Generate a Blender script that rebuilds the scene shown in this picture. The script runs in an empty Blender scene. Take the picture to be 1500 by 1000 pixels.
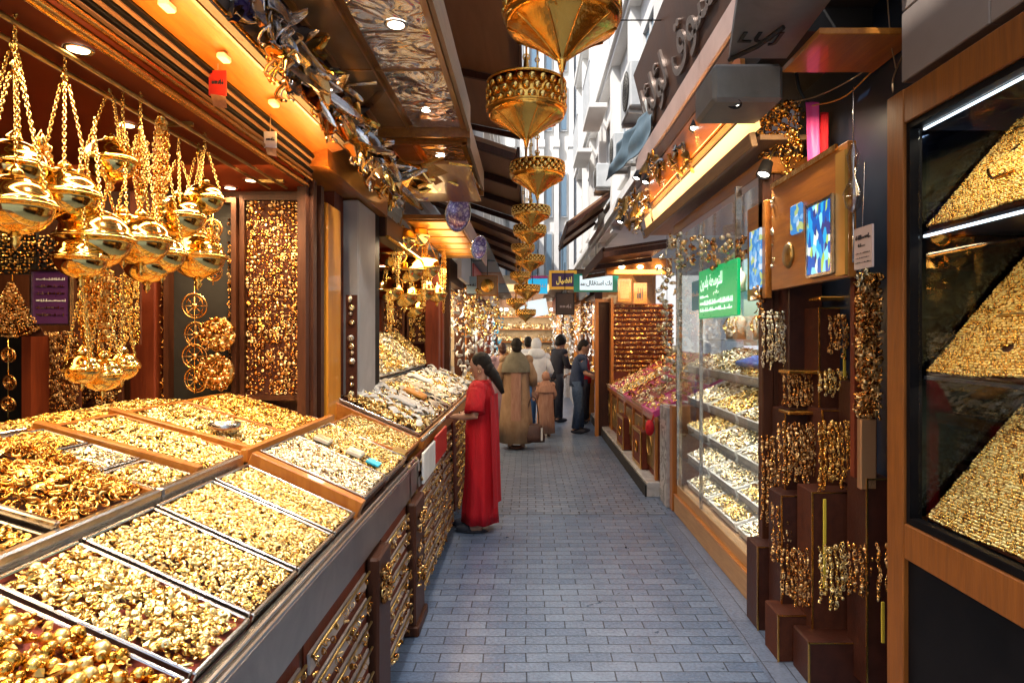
import bpy, bmesh, math, random, unicodedata
import numpy as np
from mathutils import Vector, Matrix
R = math.radians
rnd = random.Random(7)
rng = np.random.default_rng(11)
SC = bpy.context.scene
COL = SC.collection
PI = math.pi

def P(x, y, Y):
    """a point of the alley at depth Y"""
    return Vector(((x-775)/950*Y, Y, 1.75-(y-492)/950*Y))

# ------------------------------------------------------------------ materials
MATS = {}
def nodes(name):
    m = bpy.data.materials.new(name); m.use_nodes = True
    nt = m.node_tree
    return m, nt, nt.nodes['Principled BSDF']
def setp(b, **k):
    for n, v in k.items():
        n = {'base': 'Base Color', 'rough': 'Roughness', 'metal': 'Metallic', 'spec': 'Specular IOR Level', 'sheen': 'Sheen Weight',
             'coat': 'Coat Weight', 'coatr': 'Coat Roughness', 'trans': 'Transmission Weight', 'sss': 'Subsurface Weight',
             'estr': 'Emission Strength', 'ecol': 'Emission Color', 'alpha': 'Alpha'}[n]
        if isinstance(v, tuple) and len(v) == 3: v = (*v, 1)
        b.inputs[n].default_value = v
def texcoord(nt, scale=(1, 1, 1), kind='Object'):
    tc = nt.nodes.new('ShaderNodeTexCoord'); mp = nt.nodes.new('ShaderNodeMapping')
    nt.links.new(tc.outputs[kind], mp.inputs[0]); mp.inputs['Scale'].default_value = scale
    return mp.outputs[0]
def ramp(nt, fac, stops):
    r = nt.nodes.new('ShaderNodeValToRGB'); nt.links.new(fac, r.inputs[0])
    e = r.color_ramp.elements
    while len(e) > 1: e.remove(e[-1])
    e[0].position = stops[0][0]; e[0].color = (*stops[0][1], 1)
    for p, c in stops[1:]:
        q = e.new(p); q.color = (*c, 1)
    return r.outputs[0]
def noise(nt, vec, scale=5, detail=4, rough=.55, dist=0):
    n = nt.nodes.new('ShaderNodeTexNoise'); nt.links.new(vec, n.inputs['Vector'])
    n.inputs['Scale'].default_value = scale; n.inputs['Detail'].default_value = detail
    n.inputs['Roughness'].default_value = rough; n.inputs['Distortion'].default_value = dist
    return n.outputs[0]
def bump(nt, b, h, strength=.3, dist=.01):
    n = nt.nodes.new('ShaderNodeBump'); nt.links.new(h, n.inputs['Height'])
    n.inputs['Strength'].default_value = strength; n.inputs['Distance'].default_value = dist
    nt.links.new(n.outputs[0], b.inputs['Normal'])
def rrange(nt, b, fac, lo, hi):
    n = nt.nodes.new('ShaderNodeMapRange'); nt.links.new(fac, n.inputs[0])
    n.inputs[3].default_value = lo; n.inputs[4].default_value = hi
    nt.links.new(n.outputs[0], b.inputs['Roughness'])
def mat_noise(name, c1, c2, scale=4, stretch=(1, 1, 1), rough=(.4, .6), metal=0, bmp=.15, detail=5, dist=.6, coat=0, bd=.01, spec=.5, sheen=0):
    m, nt, b = nodes(name)
    v = texcoord(nt, stretch); n = noise(nt, v, scale, detail, .6, dist)
    nt.links.new(ramp(nt, n, [(.3, c1), (.7, c2)]), b.inputs['Base Color'])
    rrange(nt, b, n, *rough); setp(b, metal=metal, coat=coat, spec=spec, sheen=sheen)
    if bmp: bump(nt, b, noise(nt, v, scale*4, 4), bmp, bd)
    MATS[name] = m; return m
def mat_gold(name, dark, mid, light, rough=(.12, .34), metal=1.0, coarse=0, bmp=.15):
    m, nt, b = nodes(name)
    g = nt.nodes.new('ShaderNodeNewGeometry')
    nt.links.new(ramp(nt, g.outputs['Random Per Island'], [(0, dark), (.45, mid), (1, light)]), b.inputs['Base Color'])
    rrange(nt, b, g.outputs['Random Per Island'], *rough); setp(b, metal=metal)
    if coarse: bump(nt, b, noise(nt, texcoord(nt), coarse, 3), bmp, .01)
    MATS[name] = m; return m
def mat_flat(name, c, rough=.5, metal=0, **k):
    m, nt, b = nodes(name); setp(b, base=c, rough=rough, metal=metal, **k)
    v = texcoord(nt); n = noise(nt, v, 30, 3); rrange(nt, b, n, max(0, rough-.08), min(1, rough+.08))
    MATS[name] = m; return m
def mat_emit(name, c, s):
    m, nt, b = nodes(name); setp(b, base=(.8, .8, .8), ecol=c, estr=s, rough=.4); MATS[name] = m; return m

mat_gold('gold_pieces', (.55, .24, .03), (.90, .54, .12), (1.0, .74, .30), (.16, .38))
mat_gold('gold_pale', (.60, .34, .07), (.90, .64, .22), (1.0, .86, .50), (.16, .38))
mat_gold('gold_deep', (.50, .19, .03), (.86, .45, .08), (1.0, .68, .24), (.12, .35))
mat_gold('gold_silver', (.55, .38, .18), (.85, .70, .40), (.95, .92, .82), (.15, .4))
mat_gold('gold_copper', (.22, .06, .01), (.70, .34, .08), (1.0, .72, .36), (.12, .35))
mat_noise('gold_polish', (.90, .50, .08), (1.0, .72, .25), 3, rough=(.05, .16), metal=1, bmp=.12, bd=.006)
mat_noise('cove_amber', (.80, .34, .03), (.95, .50, .09), 3, rough=(.2, .4), metal=.6, bmp=.3)
mat_noise('gold_lantern', (.80, .36, .05), (1.0, .58, .13), 5, rough=(.12, .28), metal=1, bmp=.5, bd=.01)
mat_noise('brass_dark', (.30, .17, .05), (.62, .42, .15), 12, rough=(.25, .5), metal=1, bmp=.3)
mat_noise('steel', (.42, .38, .34), (.62, .60, .58), 3, (1, .2, 8), rough=(.14, .34), metal=1, bmp=.05)
mat_noise('steel_dull', (.30, .26, .23), (.45, .40, .36), 5, rough=(.25, .42), metal=1, bmp=.05)
mat_noise('wood_orange', (.34, .10, .012), (.52, .19, .025), 5, (6, .6, 6), rough=(.28, .45), coat=.4)
mat_noise('wood_upright', (.34, .10, .012), (.50, .18, .028), 5, (6, 6, .6), rough=(.25, .45), coat=.4)
mat_noise('wood_tan', (.34, .18, .075), (.48, .28, .13), 6, (6, .6, 6), rough=(.4, .6))
mat_noise('wood_dark', (.040, .011, .004), (.08, .024, .009), 5, (6, 6, .7), rough=(.4, .55), spec=.3)
mat_noise('wood_red', (.095, .014, .004), (.17, .03, .008), 4, (5, 5, .6), rough=(.45, .6), spec=.3)
mat_noise('ceiling_red', (.30, .045, .008), (.42, .07, .012), 2, rough=(.55, .7), bmp=.03, spec=.2)
mat_noise('board_brown', (.26, .13, .06), (.36, .19, .10), 3, (3, .4, 3), rough=(.5, .7))
mat_noise('black_lacquer', (.004, .004, .005), (.009, .008, .009), 4, rough=(.4, .55), bmp=.03, spec=.06)
mat_noise('black_matte', (.006, .005, .005), (.016, .014, .014), 8, rough=(.6, .8))
mat_noise('navy_lining', (.006, .012, .03), (.012, .025, .055), 3, rough=(.25, .5), bmp=.05)
mat_noise('velvet_brown', (.050, .012, .005), (.085, .022, .009), 20, rough=(.6, .85), spec=.25)
mat_noise('velvet_dark', (.030, .007, .003), (.055, .013, .006), 12, rough=(.4, .6), spec=.4)
mat_noise('dark_mirror', (.012, .025, .06), (.035, .05, .09), 3, rough=(.08, .16), metal=1, bmp=.1)
mat_noise('amber_pillar', (.72, .24, .015), (.85, .34, .03), 4, (5, 5, .5), rough=(.3, .45), coat=.3)
mat_noise('plate_silver', (.62, .60, .60), (.85, .83, .82), 4, rough=(.08, .2), metal=1, bmp=.3)
mat_noise('soffit_tan', (.50, .26, .10), (.66, .40, .20), 3, rough=(.18, .3), metal=.5, bmp=.1)
mat_noise('case_wood', (.17, .052, .007), (.27, .088, .013), 6, (6, 6, .6), rough=(.4, .6), spec=.3)
mat_noise('velvet_red', (.30, .03, .012), (.42, .06, .02), 15, rough=(.7, .9), sheen=.3)
mat_noise('velvet_pink', (.50, .03, .16), (.70, .08, .28), 15, rough=(.7, .9), sheen=.3)
mat_noise('velvet_cream', (.55, .47, .36), (.70, .62, .5), 15, rough=(.7, .9))
mat_noise('card_white', (.62, .60, .57), (.78, .76, .73), 10, rough=(.5, .7))
mat_noise('card_mauve', (.36, .27, .22), (.56, .46, .40), 7, rough=(.5, .7))
mat_noise('marble', (.42, .39, .36), (.66, .63, .60), 4, rough=(.15, .3), dist=2.5)
mat_noise('marble_grey', (.30, .28, .27), (.46, .44, .43), 4, rough=(.2, .35), dist=2.5)
mat_noise('plaster_white', (.62, .60, .57), (.78, .76, .73), .8, rough=(.8, .95), bmp=.1)
mat_noise('plaster_grey', (.40, .41, .43), (.56, .57, .58), 1.2, rough=(.8, .95))
mat_noise('plaster_column', (.33, .31, .30), (.46, .44, .43), 2, rough=(.5, .7))
mat_noise('cladding', (.21, .17, .15), (.29, .24, .21), 2, rough=(.4, .6))
mat_noise('plastic_grey', (.42, .44, .45), (.55, .56, .57), 5, rough=(.4, .6))
mat_noise('sign_charcoal', (.19, .18, .155), (.28, .265, .23), 4, rough=(.4, .6))
mat_noise('sign_brown', (.055, .024, .015), (.11, .05, .028), 3, rough=(.3, .5))
mat_noise('rim_mauve', (.42, .29, .26), (.55, .40, .36), 4, rough=(.3, .5))
mat_noise('tarpaulin_teal', (.07, .11, .14), (.14, .20, .25), 3, rough=(.5, .7))
mat_noise('tarpaulin_pale', (.35, .38, .42), (.55, .58, .62), 3, rough=(.5, .7))
mat_noise('skin', (.42, .22, .14), (.50, .28, .19), 10, rough=(.45, .6), bmp=.03)
mat_noise('skin_pale', (.55, .33, .23), (.62, .39, .29), 10, rough=(.45, .6), bmp=.03)
mat_noise('hair_black', (.006, .004, .003), (.014, .010, .008), 30, (8, 8, 1), rough=(.55, .7), bmp=.5, spec=.3)
mat_noise('cloth_red', (.46, .001, .006), (.62, .003, .014), 6, (3, 3, .6), rough=(.6, .85), bmp=.5, bd=.02)
mat_noise('cloth_tan', (.30, .17, .09), (.44, .27, .15), 12, (1, 1, .5), rough=(.75, .95))
mat_noise('cloth_olive', (.14, .12, .08), (.22, .19, .13), 12, rough=(.75, .95))
mat_noise('cloth_rust', (.34, .16, .10), (.50, .27, .18), 12, (3, 3, .4), rough=(.75, .95))
mat_noise('cloth_white', (.62, .66, .74), (.78, .81, .86), 8, rough=(.75, .95))
mat_noise('cloth_black', (.010, .012, .020), (.03, .03, .045), 8, rough=(.75, .95))
mat_noise('cloth_navy', (.02, .035, .075), (.045, .065, .13), 8, rough=(.75, .95))
mat_noise('denim', (.025, .05, .10), (.06, .10, .18), 30, rough=(.8, .95))
mat_noise('cloth_blue', (.03, .10, .28), (.05, .16, .40), 10, rough=(.8, .95))
mat_noise('cloth_mauve', (.34, .22, .28), (.46, .33, .38), 10, rough=(.8, .95))
mat_noise('leather_brown', (.05, .018, .012), (.10, .04, .025), 12, rough=(.35, .55))
mat_flat('sign_green', (.0, .42, .13), .3)
mat_flat('sign_teal', (.03, .42, .26), .35)
mat_flat('sign_white', (.78, .80, .78), .35)
mat_flat('sign_purple', (.10, .03, .12), .3)
mat_flat('sign_orange', (.62, .25, .03), .4)
mat_flat('sign_yellow', (.65, .48, .05), .4)
mat_flat('sign_red', (.55, .03, .02), .4)
mat_flat('sign_blue', (.03, .42, .62), .4)
mat_flat('sign_yellowwood', (.62, .33, .06), .35, metal=.4)
mat_flat('sign_blue_deep', (.03, .12, .5), .3)
mat_flat('letter_pale', (.26, .20, .17), .3, metal=.6)
mat_flat('gold_copper_flat', (.55, .30, .15), .35, metal=.6)
mat_flat('added_reflector', (.55, .50, .45), .25, metal=.6)
mat_flat('sign_green_lit', (.0, .42, .13), .3, ecol=(0, .55, .16), estr=.35)
mat_noise('slat_red', (.30, .05, .02), (.42, .09, .035), 4)
mat_noise('shop_cream', (.40, .30, .18), (.55, .44, .30), 4, rough=(.6, .8))
mat_flat('sign_white_lit', (.7, .75, .75), .3, ecol=(.75, .9, .95), estr=.5)
mat_flat('sign_orange_lit', (.62, .30, .03), .3, ecol=(.7, .32, .02), estr=.3)
mat_flat('sign_cyan_lit', (.03, .40, .62), .3, ecol=(.02, .45, .75), estr=.5)
mat_flat('gold_letter', (.85, .6, .15), .3, ecol=(.9, .6, .1), estr=.3)
mat_flat('sign_grey_blue', (.30, .40, .46), .4)
mat_flat('sign_pink', (.80, .08, .35), .4)
mat_flat('ink_dark', (.02, .02, .03), .5)
mat_flat('ink_lit', (.80, .85, .80), .5, ecol=(.8, 1, .85), estr=.6)
mat_flat('ink_white', (.80, .82, .80), .5)
mat_flat('paper_pink', (.60, .46, .42), .6)
mat_flat('cable_tan', (.30, .20, .11), .5)
mat_flat('cable_black', (.012, .012, .012), .5)
mat_flat('rubber', (.01, .01, .01), .7)
mat_emit('lamp_white', (1, .93, .82), 12)
mat_emit('lamp_warm', (1, .72, .38), 12)
mat_emit('led_strip', (.75, .88, 1), 2.2)
mat_emit('cove_glow', (1, .42, .07), .9)

mat_emit('cove_pale', (1, .55, .18), 1.1)

def mat_lightbox(name, stops, scale, strength, stretch=(1, 1, 1)):
    m, nt, b = nodes(name); v = texcoord(nt, stretch); vo = nt.nodes.new('ShaderNodeTexVoronoi')
    nt.links.new(v, vo.inputs['Vector']); vo.inputs['Scale'].default_value = scale
    sp = nt.nodes.new('ShaderNodeSeparateColor'); nt.links.new(vo.outputs['Color'], sp.inputs[0])
    c = ramp(nt, sp.outputs[0], stops); nt.links.new(c, b.inputs['Emission Color']); setp(b, base=(.02, .02, .02), estr=strength, rough=.15)
    for e in [n for n in nt.nodes if n.type == 'VALTORGB']: e.color_ramp.interpolation = 'CONSTANT'
    MATS[name] = m
mat_lightbox('screen_blue', [(0, (.01, .10, .45)), (.35, (.02, .38, .75)), (.6, (.25, .75, .95)), (.78, (.05, .05, .2)), (.88, (.75, .85, .75)), (.95, (.4, .6, .1))], 24, .8, (1, 1.4, .7))
mat_lightbox('screen_pale', [(0, (.05, .25, .6)), (.5, (.2, .45, .75)), (.8, (.45, .55, .2)), (.9, (.6, .7, .8))], 28, .7)
# glass: mostly clear, reflecting at grazing angles
def mat_glass(name, tint, base):
    m, nt, b = nodes(name); nt.nodes.remove(b)
    out = nt.nodes['Material Output']; tr = nt.nodes.new('ShaderNodeBsdfTransparent'); gl = nt.nodes.new('ShaderNodeBsdfGlossy')
    tr.inputs[0].default_value = (*tint, 1); gl.inputs['Roughness'].default_value = .02
    fr = nt.nodes.new('ShaderNodeLayerWeight'); fr.inputs[0].default_value = .5
    pw = nt.nodes.new('ShaderNodeMath'); pw.operation = 'POWER'; pw.inputs[1].default_value = 5; nt.links.new(fr.outputs['Facing'], pw.inputs[0])
    ad = nt.nodes.new('ShaderNodeMath'); ad.operation = 'ADD'; ad.inputs[1].default_value = base; ad.use_clamp = True
    nt.links.new(pw.outputs[0], ad.inputs[0])
    mx = nt.nodes.new('ShaderNodeMixShader'); nt.links.new(ad.outputs[0], mx.inputs[0]); nt.links.new(tr.outputs[0], mx.inputs[1])
    nt.links.new(gl.outputs[0], mx.inputs[2]); nt.links.new(mx.outputs[0], out.inputs[0]); MATS[name] = m
mat_glass('glass', (.95, .97, .97), .03)
mat_glass('glass_film', (.85, .87, .88), .16)
# mirror-polished soffit panels with warped reflections
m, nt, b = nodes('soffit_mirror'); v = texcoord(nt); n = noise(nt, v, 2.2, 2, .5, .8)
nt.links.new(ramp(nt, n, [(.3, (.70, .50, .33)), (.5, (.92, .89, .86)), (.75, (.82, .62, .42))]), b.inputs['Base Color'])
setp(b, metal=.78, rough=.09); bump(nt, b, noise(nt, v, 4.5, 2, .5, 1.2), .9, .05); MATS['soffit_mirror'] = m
# the cracked amber stone-look panels that glow under the far canopy
def paving(name, bw, bh, c1, c2, mortar, off=.5, squash=.012, rot=0):
    m, nt, b = nodes(name)
    tc = nt.nodes.new('ShaderNodeTexCoord'); mp = nt.nodes.new('ShaderNodeMapping'); nt.links.new(tc.outputs['Object'], mp.inputs[0])
    mp.inputs['Rotation'].default_value = (0, 0, rot)
    ns = nt.nodes.new('ShaderNodeTexNoise'); nt.links.new(mp.outputs[0], ns.inputs['Vector']); ns.inputs['Scale'].default_value = 1.7
    mix = nt.nodes.new('ShaderNodeVectorMath'); mix.operation = 'MULTIPLY_ADD'
    nt.links.new(ns.outputs['Color'], mix.inputs[0]); mix.inputs[1].default_value = (.035, .035, 0); nt.links.new(mp.outputs[0], mix.inputs[2])
    br = nt.nodes.new('ShaderNodeTexBrick'); nt.links.new(mix.outputs[0], br.inputs['Vector'])
    br.inputs['Color1'].default_value = (*c1, 1); br.inputs['Color2'].default_value = (*c2, 1); br.inputs['Mortar'].default_value = (*mortar, 1)
    br.inputs['Scale'].default_value = 1; br.inputs['Brick Width'].default_value = bw; br.inputs['Row Height'].default_value = bh
    br.inputs['Mortar Size'].default_value = squash*.5; br.inputs['Mortar Smooth'].default_value = .3; br.offset = off; br.inputs['Bias'].default_value = 0
    spots = ramp(nt, noise(nt, mp.outputs[0], 11, 2, .5), [(.745, (1, 1, 1)), (.76, (.4, .4, .42))])
    n2 = noise(nt, mp.outputs[0], 3.5, 8, .7, .5); n3 = noise(nt, mp.outputs[0], 55, 3, .6)
    mm = nt.nodes.new('ShaderNodeMix'); mm.data_type = 'RGBA'; mm.blend_type = 'MULTIPLY'; mm.inputs[0].default_value = 1
    nt.links.new(br.outputs[0], mm.inputs[6]); nt.links.new(ramp(nt, n2, [(.25, (.74, .74, .76)), (.55, (.97, .97, .97)), (.8, (1.1, 1.09, 1.08))]), mm.inputs[7])
    mm2 = nt.nodes.new('ShaderNodeMix'); mm2.data_type = 'RGBA'; mm2.blend_type = 'MULTIPLY'; mm2.inputs[0].default_value = 1
    nt.links.new(mm.outputs[2], mm2.inputs[6]); nt.links.new(ramp(nt, n3, [(.3, (.75, .75, .75)), (.7, (1.15, 1.15, 1.15))]), mm2.inputs[7])
    mm3 = nt.nodes.new('ShaderNodeMix'); mm3.data_type = 'RGBA'; mm3.blend_type = 'MULTIPLY'; mm3.inputs[0].default_value = 1
    nt.links.new(mm2.outputs[2], mm3.inputs[6]); nt.links.new(spots, mm3.inputs[7]); nt.links.new(mm3.outputs[2], b.inputs['Base Color'])
    rrange(nt, b, n2, .22, .38)
    inv = nt.nodes.new('ShaderNodeMath'); inv.operation = 'MULTIPLY_ADD'; inv.inputs[1].default_value = -1.0; nt.links.new(br.outputs['Fac'], inv.inputs[0])
    nt.links.new(n3, inv.inputs[2]); bump(nt, b, inv.outputs[0], .4, .006)
    MATS[name] = m
paving('pavers', .235, .10, (.112, .162, .262), (.170, .226, .330), (.034, .046, .074), squash=.009)
paving('pavers_band', .17, .085, (.12, .165, .25), (.195, .24, .33), (.022, .028, .045), squash=.012)
paving('pavers_edge', .115, .5, (.125, .165, .25), (.165, .205, .29), (.05, .06, .085), off=0, squash=.007)
# shutter box slats: ridged
M = MATS

# ------------------------------------------------------------------ mesh builders
def V3(a): return Vector(a)
class MB:
    def __init__(s): s.v = []; s.f = []; s.sm = []
    def add(s, vs, fs, smooth=False):
        k = len(s.v); s.v += [tuple(p) for p in vs]; s.f += [tuple(k+i for i in f) for f in fs]; s.sm += [smooth]*len(fs); return s
    def obox(s, c, ax, h, bev=0):
        c = V3(c); a = [V3(q).normalized()*w for q, w in zip(ax, h)]
        if bev <= 0:
            vs = [c+a[0]*i+a[1]*j+a[2]*k for i in (-1, 1) for j in (-1, 1) for k in (-1, 1)]
            return s.add(vs, [(0, 1, 3, 2), (4, 6, 7, 5), (0, 4, 5, 1), (2, 3, 7, 6), (0, 2, 6, 4), (1, 5, 7, 3)])
        bm = bmesh.new(); bmesh.ops.create_cube(bm, size=2)
        for q in bm.verts: q.co = Vector((q.co.x*h[0], q.co.y*h[1], q.co.z*h[2]))
        bmesh.ops.bevel(bm, geom=bm.edges[:], offset=min(bev, min(h)*.9), segments=1, affect='EDGES')
        n = [V3(q).normalized() for q in ax]; bm.verts.index_update()
        s.add([c+n[0]*q.co.x+n[1]*q.co.y+n[2]*q.co.z for q in bm.verts], [[w.index for w in f.verts] for f in bm.faces]); bm.free(); return s
    def box(s, x0, x1, y0, y1, z0, z1, bev=0):
        return s.obox(((x0+x1)/2, (y0+y1)/2, (z0+z1)/2), ((1, 0, 0), (0, 1, 0), (0, 0, 1)), (abs(x1-x0)/2, abs(y1-y0)/2, abs(z1-z0)/2), bev)
    def tube(s, pts, r, n=8, cap=True, closed=False):
        pts = [V3(p) for p in pts]; m = len(pts); rs = r if isinstance(r, (list, tuple)) else [r]*m
        vs = []; up = None
        for i, p in enumerate(pts):
            if closed: t = pts[(i+1) % m]-pts[i-1]
            else: t = pts[min(i+1, m-1)]-pts[max(i-1, 0)]
            t.normalize()
            if up is None: up = Vector((0, 0, 1)) if abs(t.z) < .9 else Vector((1, 0, 0))
            a = t.cross(up).normalized(); b_ = a.cross(t).normalized(); up = b_
            rr = rs[i]; rx, ry = rr if isinstance(rr, tuple) else (rr, rr)
            vs += [p+a*math.cos(2*PI*k/n)*rx+b_*math.sin(2*PI*k/n)*ry for k in range(n)]
        fs = [(i*n+k, i*n+(k+1) % n, ((i+1) % m)*n+(k+1) % n, ((i+1) % m)*n+k) for i in range(m if closed else m-1) for k in range(n)]
        s.add(vs, fs, True)
        if cap and not closed:
            k0 = len(s.v)-m*n
            s.f += [tuple(k0+i for i in range(n))[::-1], tuple(k0+(m-1)*n+i for i in range(n))]; s.sm += [False, False]
        return s
    def lathe(s, prof, c, n=24, axis=None, smooth=True):
        c = V3(c); q = Matrix.Identity(3) if axis is None else Vector((0, 0, 1)).rotation_difference(V3(axis)).to_matrix()
        vs = [c+q@Vector((r*math.cos(2*PI*k/n), r*math.sin(2*PI*k/n), z)) for r, z in prof for k in range(n)]
        fs = [(i*n+k, i*n+(k+1) % n, (i+1)*n+(k+1) % n, (i+1)*n+k) for i in range(len(prof)-1) for k in range(n)]
        return s.add(vs, fs, smooth)
    def loft(s, rings, n=28, fold=0, nf=9, seed=0, cap=True, expo=2.0):
        """rings: (cx, cy, z, rx, ry[, fold])"""
        rr = random.Random(seed); ph = [rr.uniform(0, 6.3) for _ in range(3)]; vs = []
        for rg in rings:
            cx, cy, z, rx, ry = rg[:5]; fo = rg[5] if len(rg) > 5 else fold
            for k in range(n):
                a = 2*PI*k/n
                w = 1+fo*(math.sin(nf*a+ph[0]+z*1.5)*.6+math.sin((nf*2-3)*a+ph[1]+z*.9)*.4)
                ca, sa = math.cos(a), math.sin(a)
                d = (abs(ca)**expo+abs(sa)**expo)**(-1/expo)
                vs.append((cx+rx*w*ca*d, cy+ry*w*sa*d, z))
        m = len(rings); fs = [(i*n+k, i*n+(k+1) % n, (i+1)*n+(k+1) % n, (i+1)*n+k) for i in range(m-1) for k in range(n)]
        if cap: fs += [tuple(range(n))[::-1], tuple((m-1)*n+k for k in range(n))]
        return s.add(vs, fs, True)
    def ball(s, c, r, nu=16, nv=10, axes=None):
        c = V3(c); r = r if isinstance(r, (tuple, list)) else (r, r, r)
        q = axes or Matrix.Identity(3)
        vs = [c+q@Vector((0, 0, r[2]))]
        for i in range(1, nv):
            for k in range(nu):
                t = PI*i/nv; a = 2*PI*k/nu
                vs.append(c+q@Vector((r[0]*math.sin(t)*math.cos(a), r[1]*math.sin(t)*math.sin(a), r[2]*math.cos(t))))
        vs.append(c+q@Vector((0, 0, -r[2])))
        fs = [(0, 1+(k+1) % nu, 1+k)[::-1] for k in range(nu)]
        fs += [(1+(i-1)*nu+k, 1+i*nu+k, 1+i*nu+(k+1) % nu, 1+(i-1)*nu+(k+1) % nu) for i in range(1, nv-1) for k in range(nu)]
        e = len(vs)-1; fs += [(1+(nv-2)*nu+k, e, 1+(nv-2)*nu+(k+1) % nu) for k in range(nu)]
        return s.add(vs, fs, True)
    def torus(s, c, axis, Rr, r, nu=20, nv=6):
        q = Vector((0, 0, 1)).rotation_difference(V3(axis)).to_matrix()
        return s.tube([V3(c)+q@Vector((Rr*math.cos(2*PI*k/nu), Rr*math.sin(2*PI*k/nu), 0)) for k in range(nu)], r, nv, closed=True)
    def poly(s, pts, thick, nrm):
        """a flat outline given thickness"""
        nrm = V3(nrm).normalized()*thick; k = len(pts)
        return s.add([V3(p) for p in pts]+[V3(p)+nrm for p in pts],
                     [tuple(range(k))[::-1], tuple(k+i for i in range(k))]+[(i, (i+1) % k, k+(i+1) % k, k+i) for i in range(k)])
    def grid(s, fn, nu, nv, smooth=True):
        vs = [fn(i/nu, j/nv) for i in range(nu+1) for j in range(nv+1)]
        return s.add(vs, [(i*(nv+1)+j, (i+1)*(nv+1)+j, (i+1)*(nv+1)+j+1, i*(nv+1)+j+1) for i in range(nu) for j in range(nv)], smooth)
    def build(s, name, mat, parent=None):
        me = bpy.data.meshes.new(name); me.from_pydata(s.v, [], s.f); me.polygons.foreach_set('use_smooth', s.sm)
        return link(name, me, mat, parent)
def base_of(o):
    p = Vector((0, 0, 0))
    while o is not None: p += o.location; o = o.parent
    return p
def link(name, me, mat, parent=None):
    if mat: me.materials.append(M[mat] if isinstance(mat, str) else mat)
    o = bpy.data.objects.new(name, me); COL.objects.link(o)
    if parent is not None:
        o.parent = parent; b_ = base_of(parent)
        if b_.length > 0: me.transform(Matrix.Translation(-b_))
    me.update(); return o
def tag(o, label, cat=None, group=None, kind=None):
    o['label'] = label
    if cat: o['category'] = cat
    if group: o['group'] = group
    if kind: o['kind'] = kind
    return o
def T(name, label, cat, loc, group=None, kind=None):
    o = bpy.data.objects.new(name, None); COL.objects.link(o); o.location = loc; o.empty_display_size = .1
    return tag(o, label, cat, group, kind)
def struct(o, label=None):
    o['kind'] = 'structure'
    if label: o['label'] = label
    return o
KIDS = {}
def copy_tree(o, loc=None, rz=None, sc=None, label=None, parent=None):
    c = o.copy(); COL.objects.link(c); c.parent = parent
    if loc is not None: c.location = loc
    if rz is not None: c.rotation_euler[2] = rz
    if sc is not None: c.scale = (sc, sc, sc) if not isinstance(sc, tuple) else sc
    if label: c['label'] = label
    for k in [q for q in bpy.data.objects if q.parent == o]: copy_tree(k, parent=c)
    return c
# ---- numpy scatter
def tpl(mb): return (np.array(mb.v, dtype=np.float32), mb.f, mb.sm)
def mk_tpl():
    t = {}
    t['ring'] = tpl(MB().torus((0, 0, 0), (0, 0, 1), .8, .22, 9, 4))
    t['bangle'] = tpl(MB().torus((0, 0, 0), (0, 0, 1), .9, .11, 14, 4))
    m = MB(); m.ball((0, 0, 0), 1, 6, 4); t['bead'] = tpl(m)
    m = MB(); m.add([(0, 0, .5), (.9, 0, 0), (.3, .55, .1), (-.8, .3, 0), (-.7, -.4, 0), (.3, -.6, .1), (0, 0, -.35)],
                    [(0, 1, 2), (0, 2, 3), (0, 3, 4), (0, 4, 5), (0, 5, 1), (6, 2, 1), (6, 3, 2), (6, 4, 3), (6, 5, 4), (6, 1, 5)]); t['nugget'] = tpl(m)
    m = MB(); m.grid(lambda u, v: ((u-.5)*2, (v-.5)*1.1*math.sin(PI*(.12+.76*u)), .45*(1-(2*u-1)**2)-.3*(2*v-1)**2), 4, 2); t['leaf'] = tpl(m)
    m = MB(); m.box(-1, 1, -.35, .35, -.14, .14, .1); t['bar'] = tpl(m)
    m = MB(); m.lathe([(.0, 1), (.35, .8), (.5, .35), (.3, 0), (.75, -.6), (0, -1)], (0, 0, 0), 7); t['drop'] = tpl(m)
    m = MB(); m.lathe([(.25, .12), (.6, .2), (1, 0), (.6, -.12), (.25, -.05)], (0, 0, 0), 8); m.ball((0, 0, .12), .3, 5, 3); t['coin'] = tpl(m)
    m = MB(); m.torus((0, 0, 0), (0, 0, 1), .8, .3, 6, 4); t['link'] = tpl(m)
    m = MB(); m.torus((0, 0, 0), (1, 0, 0), .9, .1, 12, 4); m.ball((0, 0, -.9), .28, 5, 4); t['hoop'] = tpl(m)
    m = MB(); m.tube([(.35*math.sin(k*.8), .35*math.cos(k*.8), (k-6)*.16) for k in range(13)], .2, 5); t['coil'] = tpl(m)
    m = MB()
    for k in range(10): m.box(-.9+.2*k-.075, -.9+.2*k+.075, -.45+.08*(k % 2), .45-.08*(k % 2), -.1, .1)
    t['mesh'] = tpl(m)
    return t
TP = mk_tpl()
def euler_mats(e):
    cx, cy, cz = np.cos(e).T; sx, sy, sz = np.sin(e).T
    m = np.empty((len(e), 3, 3), dtype=np.float32)
    m[:, 0, 0] = cy*cz; m[:, 0, 1] = sx*sy*cz-cx*sz; m[:, 0, 2] = cx*sy*cz+sx*sz
    m[:, 1, 0] = cy*sz; m[:, 1, 1] = sx*sy*sz+cx*cz; m[:, 1, 2] = cx*sy*sz-sx*cz
    m[:, 2, 0] = -sy; m[:, 2, 1] = sx*cy; m[:, 2, 2] = cx*cy
    return m
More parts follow.
